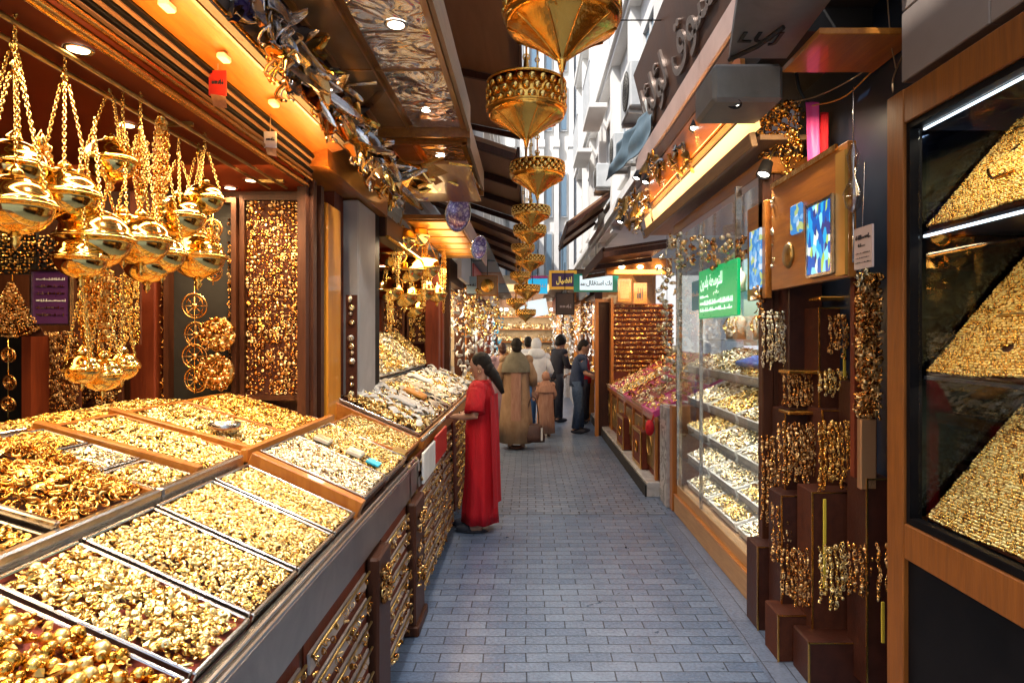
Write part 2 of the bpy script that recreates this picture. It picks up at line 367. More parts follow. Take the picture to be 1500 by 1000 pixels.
def scatter(name, sets, mat, parent=None):
    """sets: (template, matrices n33, positions n3)"""
    vs, li, tot, sm = [], [], [], []; off = 0
    for t, A, Tt in sets:
        if len(Tt) == 0: continue
        v, f, s_ = TP[t]; n = len(Tt); nv = len(v)
        vs.append((np.einsum('nij,kj->nki', A, v)+np.asarray(Tt, dtype=np.float32)[:, None, :]).reshape(-1, 3))
        fl = np.array([i for q in f for i in q], dtype=np.int32); ft = np.array([len(q) for q in f], dtype=np.int32)
        li.append((fl[None, :]+(np.arange(n, dtype=np.int32)*nv)[:, None]+off).ravel()); tot.append(np.tile(ft, n)); sm.append(np.tile(np.array(s_, dtype=bool), n))
        off += n*nv
    vs = np.concatenate(vs); li = np.concatenate(li); tot = np.concatenate(tot); sm = np.concatenate(sm)
    me = bpy.data.meshes.new(name); me.vertices.add(len(vs)); me.vertices.foreach_set('co', vs.ravel().astype(np.float32))
    me.loops.add(len(li)); me.loops.foreach_set('vertex_index', li); me.polygons.add(len(tot))
    me.polygons.foreach_set('loop_start', np.concatenate([[0], np.cumsum(tot)[:-1]]).astype(np.int32)); me.polygons.foreach_set('use_smooth', sm)
    me.update(calc_edges=True); return link(name, me, mat, parent)
def frame_scatter(name, O, u, v, pos, kinds, size, mat, parent=None, tilt=.6, jitter=.35, flat=False, spin=True):
    """pos: (n,3) coordinates along u, v, normal; pieces lie on that plane"""
    O = np.array(O, dtype=np.float32); u = np.array(V3(u).normalized()); v = np.array(V3(v).normalized()); w = np.cross(u, v)
    if w[2] < -.01: w = -w
    B = np.stack([u, v, w], axis=1); n = len(pos); sets = []
    which = rng.integers(0, len(kinds), n)
    for k, kd in enumerate(kinds):
        i = np.where(which == k)[0]
        if len(i) == 0: continue
        e = np.stack([rng.uniform(-tilt, tilt, len(i)), rng.uniform(-tilt, tilt, len(i)), rng.uniform(0, 2*PI, len(i)) if spin else rng.uniform(-.15, .15, len(i))], axis=1)
        s = size*rng.uniform(1-jitter, 1+jitter, len(i)).astype(np.float32)
        A = np.einsum('ij,njk->nik', B, euler_mats(e))*s[:, None, None]
        sets.append((kd, A, O+pos[i]@B.T))
    return scatter(name, sets, mat, parent)
def heap(name, O, u, v, w, h, kinds, size, mat, label, layers=1.6, mound=.02, parent=None, group=None, cat='jewellery', rows=False):
    n = int(w*h/(size*size*1.9)*layers); 
    if rows:
        nu = max(2, int(w/(size*1.7))); nv = max(2, int(h/(size*1.9)))
        a, b_ = np.meshgrid((np.arange(nu)+.5)/nu*w, (np.arange(nv)+.5)/nv*h); a = a.ravel(); b_ = b_.ravel(); n = len(a)
        a = a+rng.normal(0, size*.15, n); b_ = b_+rng.normal(0, size*.1, n)
    else:
        a = rng.uniform(size*.6, w-size*.6, n); b_ = rng.uniform(size*.6, h-size*.6, n)
    z = size*.35+rng.uniform(0, 1, n)**1.5*size*.8+mound*(np.sin(PI*a/w)*np.sin(PI*b_/h))**.6*(.75+.35*np.sin(a*21+b_*13+w*50))
    o = frame_scatter(name, O, u, v, np.stack([a, b_, z], axis=1), kinds, size, mat, parent, tilt=.25 if rows else .75)
    if parent is None: tag(o, label, cat, group, 'stuff')
    return o
# ---- writing
AF = {}
for c in range(0xFE70, 0xFEFD):
    d = unicodedata.decomposition(chr(c)).split()
    if len(d) == 2: AF[(chr(int(d[1], 16)), d[0])] = chr(c)
def arab(s):
    out = []
    for i, ch in enumerate(s):
        p = i > 0 and (s[i-1], '<initial>') in AF; n = i < len(s)-1 and (s[i+1], '<isolated>') in AF and (ch, '<initial>') in AF
        out.append(AF.get((ch, '<medial>' if p and n else '<final>' if p else '<initial>' if n else '<isolated>'), ch))
    return ''.join(reversed(out))
def text(name, body, O, xd, yd, w, h, mat, parent, bold=.01, ext=.0):
    """lettering fitted into a w x h box whose lower left corner is O"""
    c = bpy.data.curves.new(name, 'FONT'); c.body = body; c.size = 1; c.offset = bold; c.extrude = ext; c.resolution_u = 3
    o = bpy.data.objects.new(name, c); COL.objects.link(o); dg = bpy.context.evaluated_depsgraph_get(); dg.update()
    me = bpy.data.meshes.new_from_object(o.evaluated_get(dg)); bpy.data.objects.remove(o); bpy.data.curves.remove(c)
    co = [q.co.copy() for q in me.vertices]
    x0, x1 = min(q.x for q in co), max(q.x for q in co); y0, y1 = min(q.y for q in co), max(q.y for q in co)
    sx = w/(x1-x0); sy = h/(y1-y0); xd = V3(xd).normalized(); yd = V3(yd).normalized(); nd = xd.cross(yd)
    for q in me.vertices: q.co = V3(O)+xd*(q.co.x-x0)*sx+yd*(q.co.y-y0)*sy+nd*q.co.z
    me.materials.clear(); return link(name, me, mat, parent)
def strokes(name, O, xd, yd, w, h, mat, parent, n=10, seed=1, th=.0015):
    """a line of writing too small to read"""
    r = random.Random(seed); m = MB(); xd = V3(xd).normalized(); yd = V3(yd).normalized(); nd = xd.cross(yd); x = 0
    while x < w*.97:
        k = r.uniform(.35, 1.4)*w/n; hh = h*r.uniform(.45, 1)
        m.obox(V3(O)+xd*(x+k*.4)+yd*hh/2+nd*th, (xd, yd, nd), (k*.4, hh*.28, th)); 
        if r.random() < .6: m.obox(V3(O)+xd*(x+k*.6)+yd*h*.5+nd*th*1.3, (xd, yd, nd), (w/n*.1, h*.5, th))
        x += k
    return m.build(name, mat, parent)
LS = .54
def lamp(kind, name, loc, energy, color, size=.1, direction=None, spot=None, sy=None, spread=None):
    energy *= LS
    l = bpy.data.lights.new(name, kind); l.energy = energy; l.color = color
    if kind == 'AREA':
        l.size = size
        if spread: l.spread = R(spread)
        if sy: l.shape = 'RECTANGLE'; l.size_y = sy
    elif kind in ('POINT', 'SPOT'): l.shadow_soft_size = size
    if spot: l.spot_size = R(spot); l.spot_blend = .7
    o = bpy.data.objects.new(name, l); COL.objects.link(o); o.location = loc
    if direction is not None:      # long side of a strip light runs along the alley
        zz = -V3(direction).normalized(); yy = Vector((0, 1, 0)); yy = (yy-zz*yy.dot(zz)).normalized(); xx = yy.cross(zz)
        o.rotation_euler = Matrix((xx, yy, zz)).transposed().to_euler()
    return o
WARM = (1, .68, .34); WARMW = (1, .76, .48); WHITE = (1, .94, .86); COOL = (.82, .9, 1)
# ================================================================== SETTING
X, Yv, Z = Vector((1, 0, 0)), Vector((0, 1, 0)), Vector((0, 0, 1))
def gridsheet(name, x0, x1, y0, y1, z, mat, n=1):
    return struct(MB().add([(x0, y0, z), (x1, y0, z), (x1, y1, z), (x0, y1, z)], [(0, 1, 2, 3)]).build(name, mat))
gridsheet('ground', -60, 60, -60, 120, -.02, 'plaster_grey')
gridsheet('pavement', -5, 5, -6, 45, 0, 'pavers')
gridsheet('paving_band', -.72, 1.36, 6.35, 9.9, .004, 'pavers_band')
gridsheet('paving_edge', 1.22, 1.44, -2, 6.2, .004, 'pavers_edge')

# ---- buildings round the alley
def window_on(parent, x, y0, y1, z0, z1, side, arch=False, shutters=True):
    """a window on a wall facing the alley; side -1 = wall faces -X"""
    fr = MB(); t = .07; d = .06*side
    fr.box(x, x+d, y0-t, y0, z0-t, z1+t); fr.box(x, x+d, y1, y1+t, z0-t, z1+t); fr.box(x, x+d, y0, y1, z1, z1+t); fr.box(x, x+d*2, y0-.12, y1+.12, z0-t-.05, z0-t-.002)
    fr.box(x, x+d*.6, (y0+y1)/2-.02, (y0+y1)/2+.02, z0, z1)
    f = fr.build('window', 'plaster_white', parent)
    MB().box(x-d*.1, x+d*.2, y0, y1, z0, z1).build('pane', 'glass_dark', f)
mat_flat('glass_dark', (.16, .24, .32), .12)
def facade(name, label, x, side, y0, y1, z0, z1, bays, mat='plaster_white', depth=4.0):
    t = T(name, label, 'building', (x, y0, 0))
    MB().box(x, x-depth*side, y0, y1, z0, z1).build('wall', mat, t)
    L = (y1-y0)/bays
    for i in range(bays+1):
        yy = y0+L*i; pl = MB(); pl.box(x+.002*side, x+.16*side, yy-.16, yy+.16, z0, z1-.5)
        pl.box(x+.003*side, x+.22*side, yy-.2, yy+.2, z1-.72, z1-.5)
        pl.build('pilaster', 'plaster_white', t)
    for zz in (z0+.2, z0+3.3, z0+6.4, z1-.45):
        if zz < z1: MB().box(x+.004*side, x+.26*side, y0, y1, zz, zz+.14).box(x+.004*side, x+.2*side, y0, y1, zz-.1, zz-.004).build('cornice', 'plaster_white', t)
    for i in range(bays):
        for zz in (z0+.8, z0+3.9, z0+7.0):
            if zz+1.7 < z1: window_on(t, x+.005*side, y0+L*(i+.5)-.42, y0+L*(i+.5)+.42, zz, zz+1.7, side)
    return t
facade('shop_building', 'white plastered old building with pilasters above the shops on the right', 1.78, -1, 8.2, 22, 3.8, 17, 6)
facade('stone_building', 'grey plastered upper storeys above the display cases on the right', 1.95, -1, -2, 8.1, 4.0, 12, 4, 'plaster_grey')
facade('old_building', 'plastered upper storeys above the long gold counter on the left', -1.62, 1, -2, 14, 3.25, 8.0, 6, 'plaster_grey')
facade('merchant_building', 'pale building beyond the brown awnings on the left side of the alley', -1.15, 1, 14.1, 27, 3.4, 8.2, 5)
# the building closing the view
t = T('corner_building', 'bright white building with tall pilasters closing the far end of the alley', 'building', (0, 27, 0))
MB().box(-8, 9, 27.2, 33, 0, 22).build('wall', 'plaster_white', t)
for i in range(14):
    xx = -3.2+.62*i; pl = MB(); pl.box(xx-.1, xx+.1, 26.98, 27.198, 3.5, 21); pl.box(xx-.14, xx+.14, 26.93, 27.1985, 9.6, 9.9); pl.box(xx-.14, xx+.14, 26.93, 27.1985, 15.6, 15.9); pl.build('pilaster', 'plaster_white', t)
for zz in (4.2, 6.7, 10.3, 12.8, 16.3):
    for i in range(13):
        xx = -2.89+.62*i
        w_ = MB().box(xx-.15, xx+.15, 27.1, 27.199, zz, zz+1.9).build('window', 'plaster_grey', t)
        MB().box(xx-.11, xx+.11, 27.08, 27.098, zz+.06, zz+1.8).build('pane', 'glass_dark', w_)
# balconies on the bright facade
for i, (yy, zz) in enumerate([(14.0, 6.4), (17.2, 6.4)]):
    t = T('balcony', ['nearer', 'farther'][i]+' pale balcony with upright bars on the bright right building', 'balcony', (1.5, yy, zz), 'balconies on the bright right building')
    MB().box(1.22, 1.60, yy-.8, yy+.8, zz, zz+.10, .01).build('slab', 'plaster_white', t); rl = MB().box(1.215, 1.25, yy-.8, yy+.8, zz+.95, zz+1.0).build('handrail', 'plastic_grey', t)
    m = MB()
    for k in range(14): m.box(1.225, 1.24, yy-.78+.12*k, yy-.765+.12*k, zz+.101, zz+.949)
    m.build('bars', 'plastic_grey', rl)
# air conditioners and sheeting on the right-hand facade
def ac(loc, label, s=1.0, rz=0):
    x, y, z = loc; t = T('air_conditioner', label, 'air conditioner', (x, y, z), 'air conditioners hung on the upper walls')
    MB().box(x-.2*s, x+.2*s, y-.42*s, y+.42*s, z, z+.6*s, .02).build('casing', 'plastic_grey', t)
    g = MB()
    for k in range(5): g.torus((x-.212*s, y-.1*s, z+.3*s), X, .05*s*(k+1), .006*s, 20, 4)
    for k in range(6): g.obox((x-.212*s, y-.1*s, z+.3*s), (X, Vector((0, math.cos(k*PI/6), math.sin(k*PI/6))), Vector((0, -math.sin(k*PI/6), math.cos(k*PI/6)))), (.004, .25*s, .004))
    g.build('fan_grille', 'black_matte', t)
    f = MB(); f.lathe([(.0, .01), (.24*s, .01), (.25*s, 0)], (x-.203*s, y-.1*s, z+.3*s), 20, axis=(-1, 0, 0)); f.build('fan_disc', 'sign_charcoal', t)
    for q in (-.3, .3): MB().box(x-.2*s, x+.5*s, y+q*s-.02, y+q*s+.02, z-.05, z-.001).build('bracket', 'steel_dull', t)
    return t
ac((1.42, 8.3, 4.55), 'white air conditioner box above the dark lettered sign', .95)
ac((1.5, 10.6, 4.5), 'small air conditioner just beyond the larger one above the sign', .8)
ac((1.5, 13.2, 4.7), 'farthest air conditioner on the bright building wall', .8)
def sheet(name, label, mat, corners, amp, seed, cat='tarpaulin', nf=7):
    a, b_, c, d = [V3(q) for q in corners]; r = random.Random(seed); ph = [r.uniform(0, 6) for _ in range(4)]
    n = (b_-a).cross(d-a).normalized()
    def fn(u, v):
        p = a.lerp(b_, u).lerp(d.lerp(c, u), v)
        return p+n*amp*(math.sin(nf*u*2+ph[0]+2*v)*.6+math.sin(nf*v*1.3+ph[1]+3*u)*.4+.4*math.sin(nf*3*u+ph[2]))*(.3+.7*math.sin(PI*min(1, v+.1)))-Z*amp*1.2*math.sin(PI*u)*math.sin(PI*v)
    o = MB().grid(fn, 26, 18).build(name, mat); md = o.modifiers.new('Solidify', 'SOLIDIFY'); md.thickness = .008
    return tag(o, label, cat)
sheet('tarpaulin', 'teal tarpaulin slung beneath the white air conditioner', 'tarpaulin_teal', [P(905, 210, 8.0), P(958, 150, 6.9), P(948, 215, 6.9), P(888, 265, 8.4)], .05, 1)
0 and sheet('plastic_sheet', 'crumpled pale plastic sheet hanging at the bright gap', 'tarpaulin_pale', [P(868, 185, 11), P(902, 170, 10), P(893, 262, 10), P(862, 300, 11)], .10, 2, 'sheet')
0 and sheet('plastic_sheet', 'long torn pale sheet below the crumpled one at the bright gap', 'tarpaulin_pale', [P(856, 290, 11.5), P(890, 255, 10.5), P(872, 345, 10.5), P(850, 372, 11.5)], .12, 3, 'sheet')
0 and sheet('tarpaulin', 'grey blue canvas hanging at the top edge of the photo beside the big lantern', 'tarpaulin_pale', [P(918, -40, 7), P(968, -40, 6.4), P(925, 85, 7.4), P(917, 90, 8)], .05, 4)

# ================================================================== LEFT STALL (near)
# shop room
t = T('gold_shop', 'open fronted gold shop with dark red ceiling on the left', 'shop', (-2.6, 2, 0))
MB().box(-4.6, -1.34, -1.5, 4.0, 2.64, 2.74).build('ceiling', 'ceiling_red', t)
MB().box(-4.7, -1.092, -1.5, 4.6, 3.205, 3.24).build('sun_block', 'wood_dark', t)  # unseen lid added to close a gap against the sun
MB().box(-4.7, -4.6, -1.5, 4.1, 0, 2.74).build('wall', 'wood_red', t)
MB().box(-4.6, -1.42, 4.0, 4.1, 0, 2.64).build('wall', 'wood_dark', t)
MB().box(-4.6, -1.34, -1.6, -1.5, 0, 2.74).build('wall', 'wood_red', t)
# header: gold moulding, ridged shutter housing, amber cove board, grey fascia
hd = MB()
hd.tube([(-1.335, -1, 2.655), (-1.335, 3.9, 2.655)], .018, 8); hd.tube([(-1.31, -1, 2.69), (-1.31, 3.9, 2.69)], .012, 8)
hd.build('header_moulding', 'gold_lantern', t)
sh = MB(); 
for k in range(4):
    z0 = 2.715+.034*k; sh.obox((-1.345+.018*k, 1.4, z0), ((1, 0, .5), Yv, (-.5, 0, 1)), (.013, 2.55, .011), .004)
sh.box(-1.40, -1.355, -1.1, 3.95, 2.70, 3.2)
sh.build('shutter_housing', 'black_lacquer', t)
sh = MB()
for k in range(3): sh.obox((-1.328+.018*k, 1.4, 2.732+.034*k), ((1, 0, .5), Yv, (-.5, 0, 1)), (.006, 2.55, .006))
sh.build('shutter_ridge', 'board_brown', t)
MB().add([(-1.29, -1.1, 2.84), (-1.29, 3.95, 2.84), (-1.13, 3.95, 2.885), (-1.13, -1.1, 2.885), (-1.29, -1.1, 2.87), (-1.29, 3.95, 2.87), (-1.13, 3.95, 2.905), (-1.13, -1.1, 2.905)],
         [(0, 1, 2, 3), (4, 7, 6, 5), (0, 4, 5, 1), (1, 5, 6, 2), (2, 6, 7, 3), (3, 7, 4, 0)]).build('amber_board', 'wood_orange', t)
MB().box(-1.125, -1.09, -1.1, 4.4, 2.89, 3.2).build('fascia', 'cladding', t)
MB().box(-1.088, -1.083, -1.1, 4.4, 2.90, 2.915).build('fascia_edge', 'gold_lantern', t)
# amber lamps glowing along the cove (small shaded brackets)
def cove_lamp(loc, label):
    t = T('cove_lamp', label, 'lamp', loc, 'small amber lamps along the header')
    x, y, z = loc
    MB().box(x-.018, x+.018, y-.03, y+.03, z-.03, z-.005, .006).build('shade', 'cove_glow', t)
    MB().box(x-.008, x+.008, y-.008, y+.008, z-.005, z+.012).build('bracket', 'brass_dark', t)
for i, (yy, nm) in enumerate(zip((1.75, 2.15, 2.55, 3.05), ('nearest', 'second', 'third', 'farthest'))):
    cove_lamp((-1.2, yy, 2.86), f'{nm} of the four small amber lamps under the header of the left shop')
lamp('AREA', 'cove_light', (-1.17, 2.3, 2.70), 18, (1, .50, .13), .03, (-.1, 0, 1), sy=3.2)
# mirrored canopy soffit
def canopy(name, label, x0, x1, y0, y1, z, panels, lights, th=.1):
    t = T(name, label, 'canopy', ((x0+x1)/2, (y0+y1)/2, z))
    MB().box(x0, x1, y0, y1, z+.012, z+th).build('deck', 'wood_orange', t)
    fr = MB(); n = panels; L = (y1-y0)/n; e = .008
    for i in range(n+1):
        yy = y0+L*i; fr.box(x0, x1, max(y0, yy-.008), min(y1, yy+.008), z-.010, z+.01)
    for xx in (x0, x0+(x1-x0)*.33, x1-.04): fr.box(xx, xx+(.012 if xx > x0 and xx < x1-.1 else .03), y0, y1, z-.018, z+.0115)
    fr.build('frame', 'wood_orange', t)
    for i in range(n):
        xm = x0+(x1-x0)*.33
        MB().box(x0+.01, xm-.002, y0+L*i+e, y0+L*(i+1)-e, z-.004, z+.009).build('tan_panel', 'soffit_tan', t)
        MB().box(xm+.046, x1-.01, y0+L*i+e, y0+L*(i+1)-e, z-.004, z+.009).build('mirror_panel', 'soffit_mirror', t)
    MB().box(x0, x1+.02, y1+.002, y1+.03, z-.07, z+th+.05).build('end_board', 'wood_orange', t)
    MB().box(x1+.001, x1+.022, y0, y1, z-.03, z+th+.05).build('edge_board', 'wood_tan', t)
    return t
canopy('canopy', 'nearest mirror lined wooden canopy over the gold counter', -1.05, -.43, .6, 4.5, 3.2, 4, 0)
def downlight(loc, label, r=.05, col=WHITE, e=30, mat='lamp_white', group='round downlights in the ceilings and canopies', spot=130):
    x, y, z = loc; t = T('downlight', label, 'downlight', loc, group)
    bz = MB().lathe([(r*.75, -.002), (r, -.006), (r*1.1, -.001), (r*1.1, 0)], loc, 20).build('bezel', 'steel', t)
    MB().lathe([(0.0005, -.004), (r*.74, -.004)], loc, 20).build('bulb', mat, bz)
    if e: lamp('SPOT', 'downlight_beam', (x, y, z-.03), e, col, r, (0, 0, -1), spot)
p = P(580, 35, 3.01); downlight((p.x, p.y, 3.193), 'round bright downlight in the nearest mirrored canopy panel', .05, WHITE, 95)
downlight((-.66, 1.75, 3.193), 'downlight in the mirrored canopy just outside the top of the photo', .05, WHITE, 95)
downlight((-.66, 4.15, 3.193), 'downlight at the far end of the nearest mirrored canopy', .035, WHITE, 50)
downlight((-.60, .9, 3.193), 'downlight of the mirrored canopy above the camera side', .05, WHITE, 80)
CE = 2.638
cw = [((115, 72), 'ceiling spotlight beside the second globe chain'), ((185, 183), 'ceiling spotlight between the hanging globes'), ((337, 275), 'ceiling spotlight near the tall gold panel'), ((368, 264), 'ceiling spotlight nearest the header above the tall gold panel')]
for (px, py), lb in cw:
    Yd = (CE-1.75)*950/(492-py); p = P(px, py, Yd); downlight((p.x, p.y, CE), lb, .04, WARM, 40, 'lamp_warm')
for xx, yy in ((-2.4, 1.2), (-3.2, 2.2), (-2.9, 3.3), (-2.0, .4)): downlight((xx, yy, CE), f'ceiling spotlight deep inside the left shop {"behind the globes" if yy<2 else "above the dark wall displays"}' if 0 else {1.2: 'ceiling spotlight over the left edge trays', 2.2: 'ceiling spotlight deep inside the left shop', 3.3: 'ceiling spotlight above the purple notice', .4: 'ceiling spotlight nearest the camera in the left shop'}[yy], .04, WARM, 40, 'lamp_warm')
# second canopy beyond (mirror) and its amber facets
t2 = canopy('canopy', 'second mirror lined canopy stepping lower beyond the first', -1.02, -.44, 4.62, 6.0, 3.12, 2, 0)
p = P(645, 215, 4.9); downlight((p.x, 4.9, 3.113), 'downlight in the second lower canopy', .045, WHITE, 60)
downlight((-.75, 5.6, 3.113), 'far downlight of the second canopy', .035, WHITE, 40)
fc = T('amber_soffit', 'faceted amber panels hanging under the second canopy', 'panel', (-.9, 6, 2.8))
fr = MB(); r = random.Random(3)
for i in range(6):
    for j in range(4):
        c = Vector((-1.28+.15*i, 4.75+.28*j, 2.86+.03*i+.02*j)); a = r.uniform(-.35, .35); b_ = r.uniform(-.5, .5)
        fr.obox(c, ((1, a, b_), (-a, 1, a), (-b_, -a, 1)), (.085, .15, .008))
fr.build('facet', 'gold_lantern', fc)
MB().box(-1.36, -.44, 4.64, 5.95, 2.98, 3.0).build('backing', 'wood_orange', fc)

# ---- silver and gold leaf ornaments pinned along the fascia
def plume(name, label, loc, s, mats, seed, cat='ornament', group='silver and gold leaf ornaments along the fascia', lean=(.25, 0, -1), nleaf=13):
    r = random.Random(seed); t = T(name, label, cat, loc, group); L = V3(loc)
    for mi, mt in enumerate(mats):
        m = MB()
        for k in range(nleaf if mi == 0 else nleaf//2):
            d = (V3(lean)+Vector((r.uniform(-.3, .5), r.uniform(-.9, .9), r.uniform(-.2, 1.1)))).normalized(); ln = s*r.uniform(.35, .9)
            side = d.cross(Vector((r.uniform(.4, 1), r.uniform(-.5, .5), r.uniform(-.2, .4)))).normalized(); nn = d.cross(side); w = s*r.uniform(.09, .20); cu = r.uniform(-.35, .35)*ln
            o = L+Vector((r.uniform(0, .1), r.uniform(-.4, .4)*s, r.uniform(-.3, .35)*s))
            m.grid(lambda u, v: o+d*ln*u+nn*(cu*u*u+w*.6*math.cos(PI*(v-.5)))+side*w*(v-.5)*2*math.sin(PI*min(.98, .08+.9*u))**.8, 8, 3)
        for k in range(4):
            o = L+Vector((r.uniform(.02, .12), r.uniform(-.4, .4)*s, r.uniform(-.4, .3)*s))
            m.tube([o+Vector((.03*math.sin(q*.9), .05*s*math.cos(q*1.1), -q*s*.05)) for q in range(8)], .007, 5)
        m.build('leaf', mt, t)
    return t
ww = ['large silver leaf ornament at the top of the photo below the purple plate', 'sharp pointed silver leaf ornament second along the fascia', 'grey feathered ornament with gold rim third along the fascia', 'copper and silver leaf ornament in the middle of the fascia',
      'white tipped leaf ornament past the middle of the fascia', 'tangled silver ornament third from the far end of the fascia', 'gold edged leaf ornament second from the far end of the fascia', 'farthest leaf ornament where the first canopy ends']
for i, (px, py) in enumerate([(385, 30), (415, 85), (450, 105), (480, 150), (510, 190), (532, 222), (552, 250), (568, 272)]):
    Yd = 1.0*950/(775-px)*1.05; p = P(px, py, Yd)
    plume('leaf_ornament', ww[i], (-1.075, p.y, min(3.12, max(2.95, p.z))), .30+.008*i, (['plate_silver', 'gold_polish'] if i % 2 == 0 else ['plate_silver', 'gold_copper']) if 0 else (['plate_silver', 'gold_polish'] if i % 2 == 0 else ['plate_silver', 'gold_copper']), 30+i, nleaf=9)
# painted plates
def deco_plate(loc, nrm, r, label, seed):
    t = T('painted_plate', label, 'plate', loc); q = V3(nrm)
    MB().lathe([(0.001, .004), (r*.6, .006), (r*.82, .02), (r, .03), (r*.98, .022), (r*.6, -.004), (.001, -.006)], loc, 28, axis=q).build('dish', 'plate_glaze', t)
    MB().torus(V3(loc)+q.normalized()*.028, q, r, .006, 28, 5).build('rim', 'steel', t)
m, nt, b = nodes('plate_glaze'); v = texcoord(nt); vo = nt.nodes.new('ShaderNodeTexVoronoi'); vo.inputs['Scale'].default_value = 26; nt.links.new(v, vo.inputs['Vector'])
nt.links.new(ramp(nt, vo.outputs['Distance'], [(0, (.75, .74, .8)), (.3, (.30, .22, .50)), (.55, (.10, .06, .25)), (.8, (.5, .45, .6))]), b.inputs['Base Color']); setp(b, rough=.15, metal=.3); M['plate_glaze'] = m
p = P(343, 3, 2.3); deco_plate((-1.07, 2.42, 3.0), (1, -.5, -.2), .075, 'round purple patterned plate hung at the top left of the fascia', 1)
p = P(668, 312, 6.03); deco_plate(p, (1, -.7, -.25), .17, 'large purple and silver plate hung below the second canopy', 2)
p = P(699, 362, 6.6); deco_plate(p, (1, -.7, -.25), .12, 'smaller plate with red detail just past the large purple one', 3)
# paper tags dangling from the header
def tagsheet(px, py, Yd, w, h, mat, label):
    p = P(px, py, Yd); t = T('hanging_tag', label, 'tag', p)
    MB().obox(p, (X, Yv, Z), (w/2, .004, h/2)).build('card', mat, t)
    MB().tube([p+Z*h/2, p+Z*(h/2+.10)], .0025, 5).build('string', 'cable_tan', t)
    MB().add(*[[p+Vector((-w*.4, -.005, -h*.45)), p+Vector((w*.5, -.005, -h*.55)), p+Vector((w*.6, -.01, -h*1.05)), p+Vector((-w*.1, -.02, -h*1.0)), p+Vector((.1*w, .02, -h*.7))], [(0, 1, 2, 3), (0, 3, 4), (1, 4, 2)]]).build('ribbon', 'wood_tan', t)
    strokes('print', p+Vector((-w*.3, -.0045, -h*.1)), X, Z, w*.6, h*.25, 'ink_dark', t, 4, 5)
tagsheet(319, 122, 2.62, .07, .10, 'sign_red', 'orange red price tag hanging from the header of the left shop')
tagsheet(396, 205, 3.2, .06, .08, 'card_white', 'pale paper tag with ribbon hanging from the header farther along')

# ---- hanging globes (chain lamps of polished gold)
def globe(label, loc, r, chain, seed=0, flat=.82):
    """loc = centre of the globe; chain = length from the globe's top to the ring"""
    t = T('hanging_globe', label, 'hanging globe', loc, 'polished gold globes hanging on chains'); c = V3(loc)
    pr = []
    for k in range(17):
        a = PI*k/16; rr = r*math.sin(a); z = r*flat*math.cos(a)
        pr.append((max(rr, .0008), z))
    pr.insert(8, (r*1.06, .012)); pr.insert(9, (r*1.06, -.008))
    m = MB(); m.lathe(pr, c, 32); gl_ = m.build('globe', 'gold_polish', t)
    MB().torus(c, Z, r*1.06, r*.05, 32, 6).build('rim', 'gold_deep', gl_); bd = MB()
    bd.lathe([(.001, -r*flat*.95), (r*.2, -r*flat), (r*.1, -r*flat*1.15), (r*.16, -r*flat*1.25), (.001, -r*flat*1.5)], c, 12)
    bd.build('finial', 'gold_deep', gl_)
    top = c+Z*(r*flat+chain*.62)
    sets = {'link': [[], []]}; A = []; Pn = []
    def links(a, b_, s=.009):
        n = max(2, int((b_-a).length/(s*1.35))); d = (b_-a).normalized(); q = Vector((1, 0, 0)).rotation_difference(d).to_matrix()
        for k in range(n):
            w = q@Matrix.Rotation(PI/2*(k % 2)+.3, 3, 'X')@Matrix.Diagonal((s, s*.7, s)); A.append(np.array(w)); Pn.append(list(a.lerp(b_, (k+.5)/n)))
    for k in range(3):
        a = 2*PI*k/3+seed; links(c+Vector((r*.86*math.cos(a), r*.86*math.sin(a), r*flat*.5)), top+Vector((.012*math.cos(a), .012*math.sin(a), 0)))
    links(top, c+Z*(r*flat+chain))
    scatter('chain', [('link', np.array(A, dtype=np.float32), np.array(Pn, dtype=np.float32))], 'gold_polish', t)
    MB().torus(top+Z*.02, (1, .3, 0), .02, .004, 12, 5).build('ring', 'gold_polish', t); MB().lathe([(.001, .03), (.018, .012), (.024, 0), (.001, 0)], c+Z*(r*flat), 12).build('cap', 'gold_polish', t)
    return t
def place_globe(px, py, dpx, pytop, label, Xl=-1.42, far=False, Yd=None):
    Yd = Yd or -Xl*950/(775-px); c = P(px, py, Yd); r = dpx/950*Yd/2*1.1
    ch = (py-pytop)/950*Yd - r*.82
    globe(label, c, r, ch, seed=px*.1, flat=.9)
GL = [(300, 291, 46, 196, 'small round gold globe farthest along the header row'), (262, 318, 62, 205, 'gold globe second from the far end of the header row'),
      (290, 376, 66, 165, 'low gold globe behind the far pair of globes'), (206, 352, 72, 130, 'gold globe hanging in the middle of the cluster'),
      (237, 372, 58, 145, 'gold globe low in the right half of the cluster'), (162, 236, 62, 100, 'gold globe high up hanging above the cluster'), (139, 350, 88, 175, 'widest gold globe left of centre in the cluster'),
      (95, 286, 80, 50, 'gold globe on two long chains left of the cluster'), (20, 243, 76, 0, 'gold globe at the left edge, upper of two'), (22, 300, 90, 20, 'gold globe at the left edge, lower of two'),
      (180, 345, 66, 120, 'gold globe behind the widest one in the cluster'), (215, 385, 60, 210, 'gold globe lowest behind the middle of the cluster'), (118, 378, 62, 220, 'gold globe tucked under the widest one')]
for i, (px, py, d, tp, lb) in enumerate(GL): place_globe(px, py, d, tp, lb, -1.42-.05*(i % 3))
for px, py, d, tp, lb in [(120, 540, 44, 400, 'small gold globe hanging lowest on the left of its pair'), (150, 548, 50, 390, 'small gold globe lowest in the middle of the low hanging trio'), (178, 536, 42, 405, 'small gold globe on the right of the low hanging trio')]:
    place_globe(px, py, d, tp, lb, -1.5)
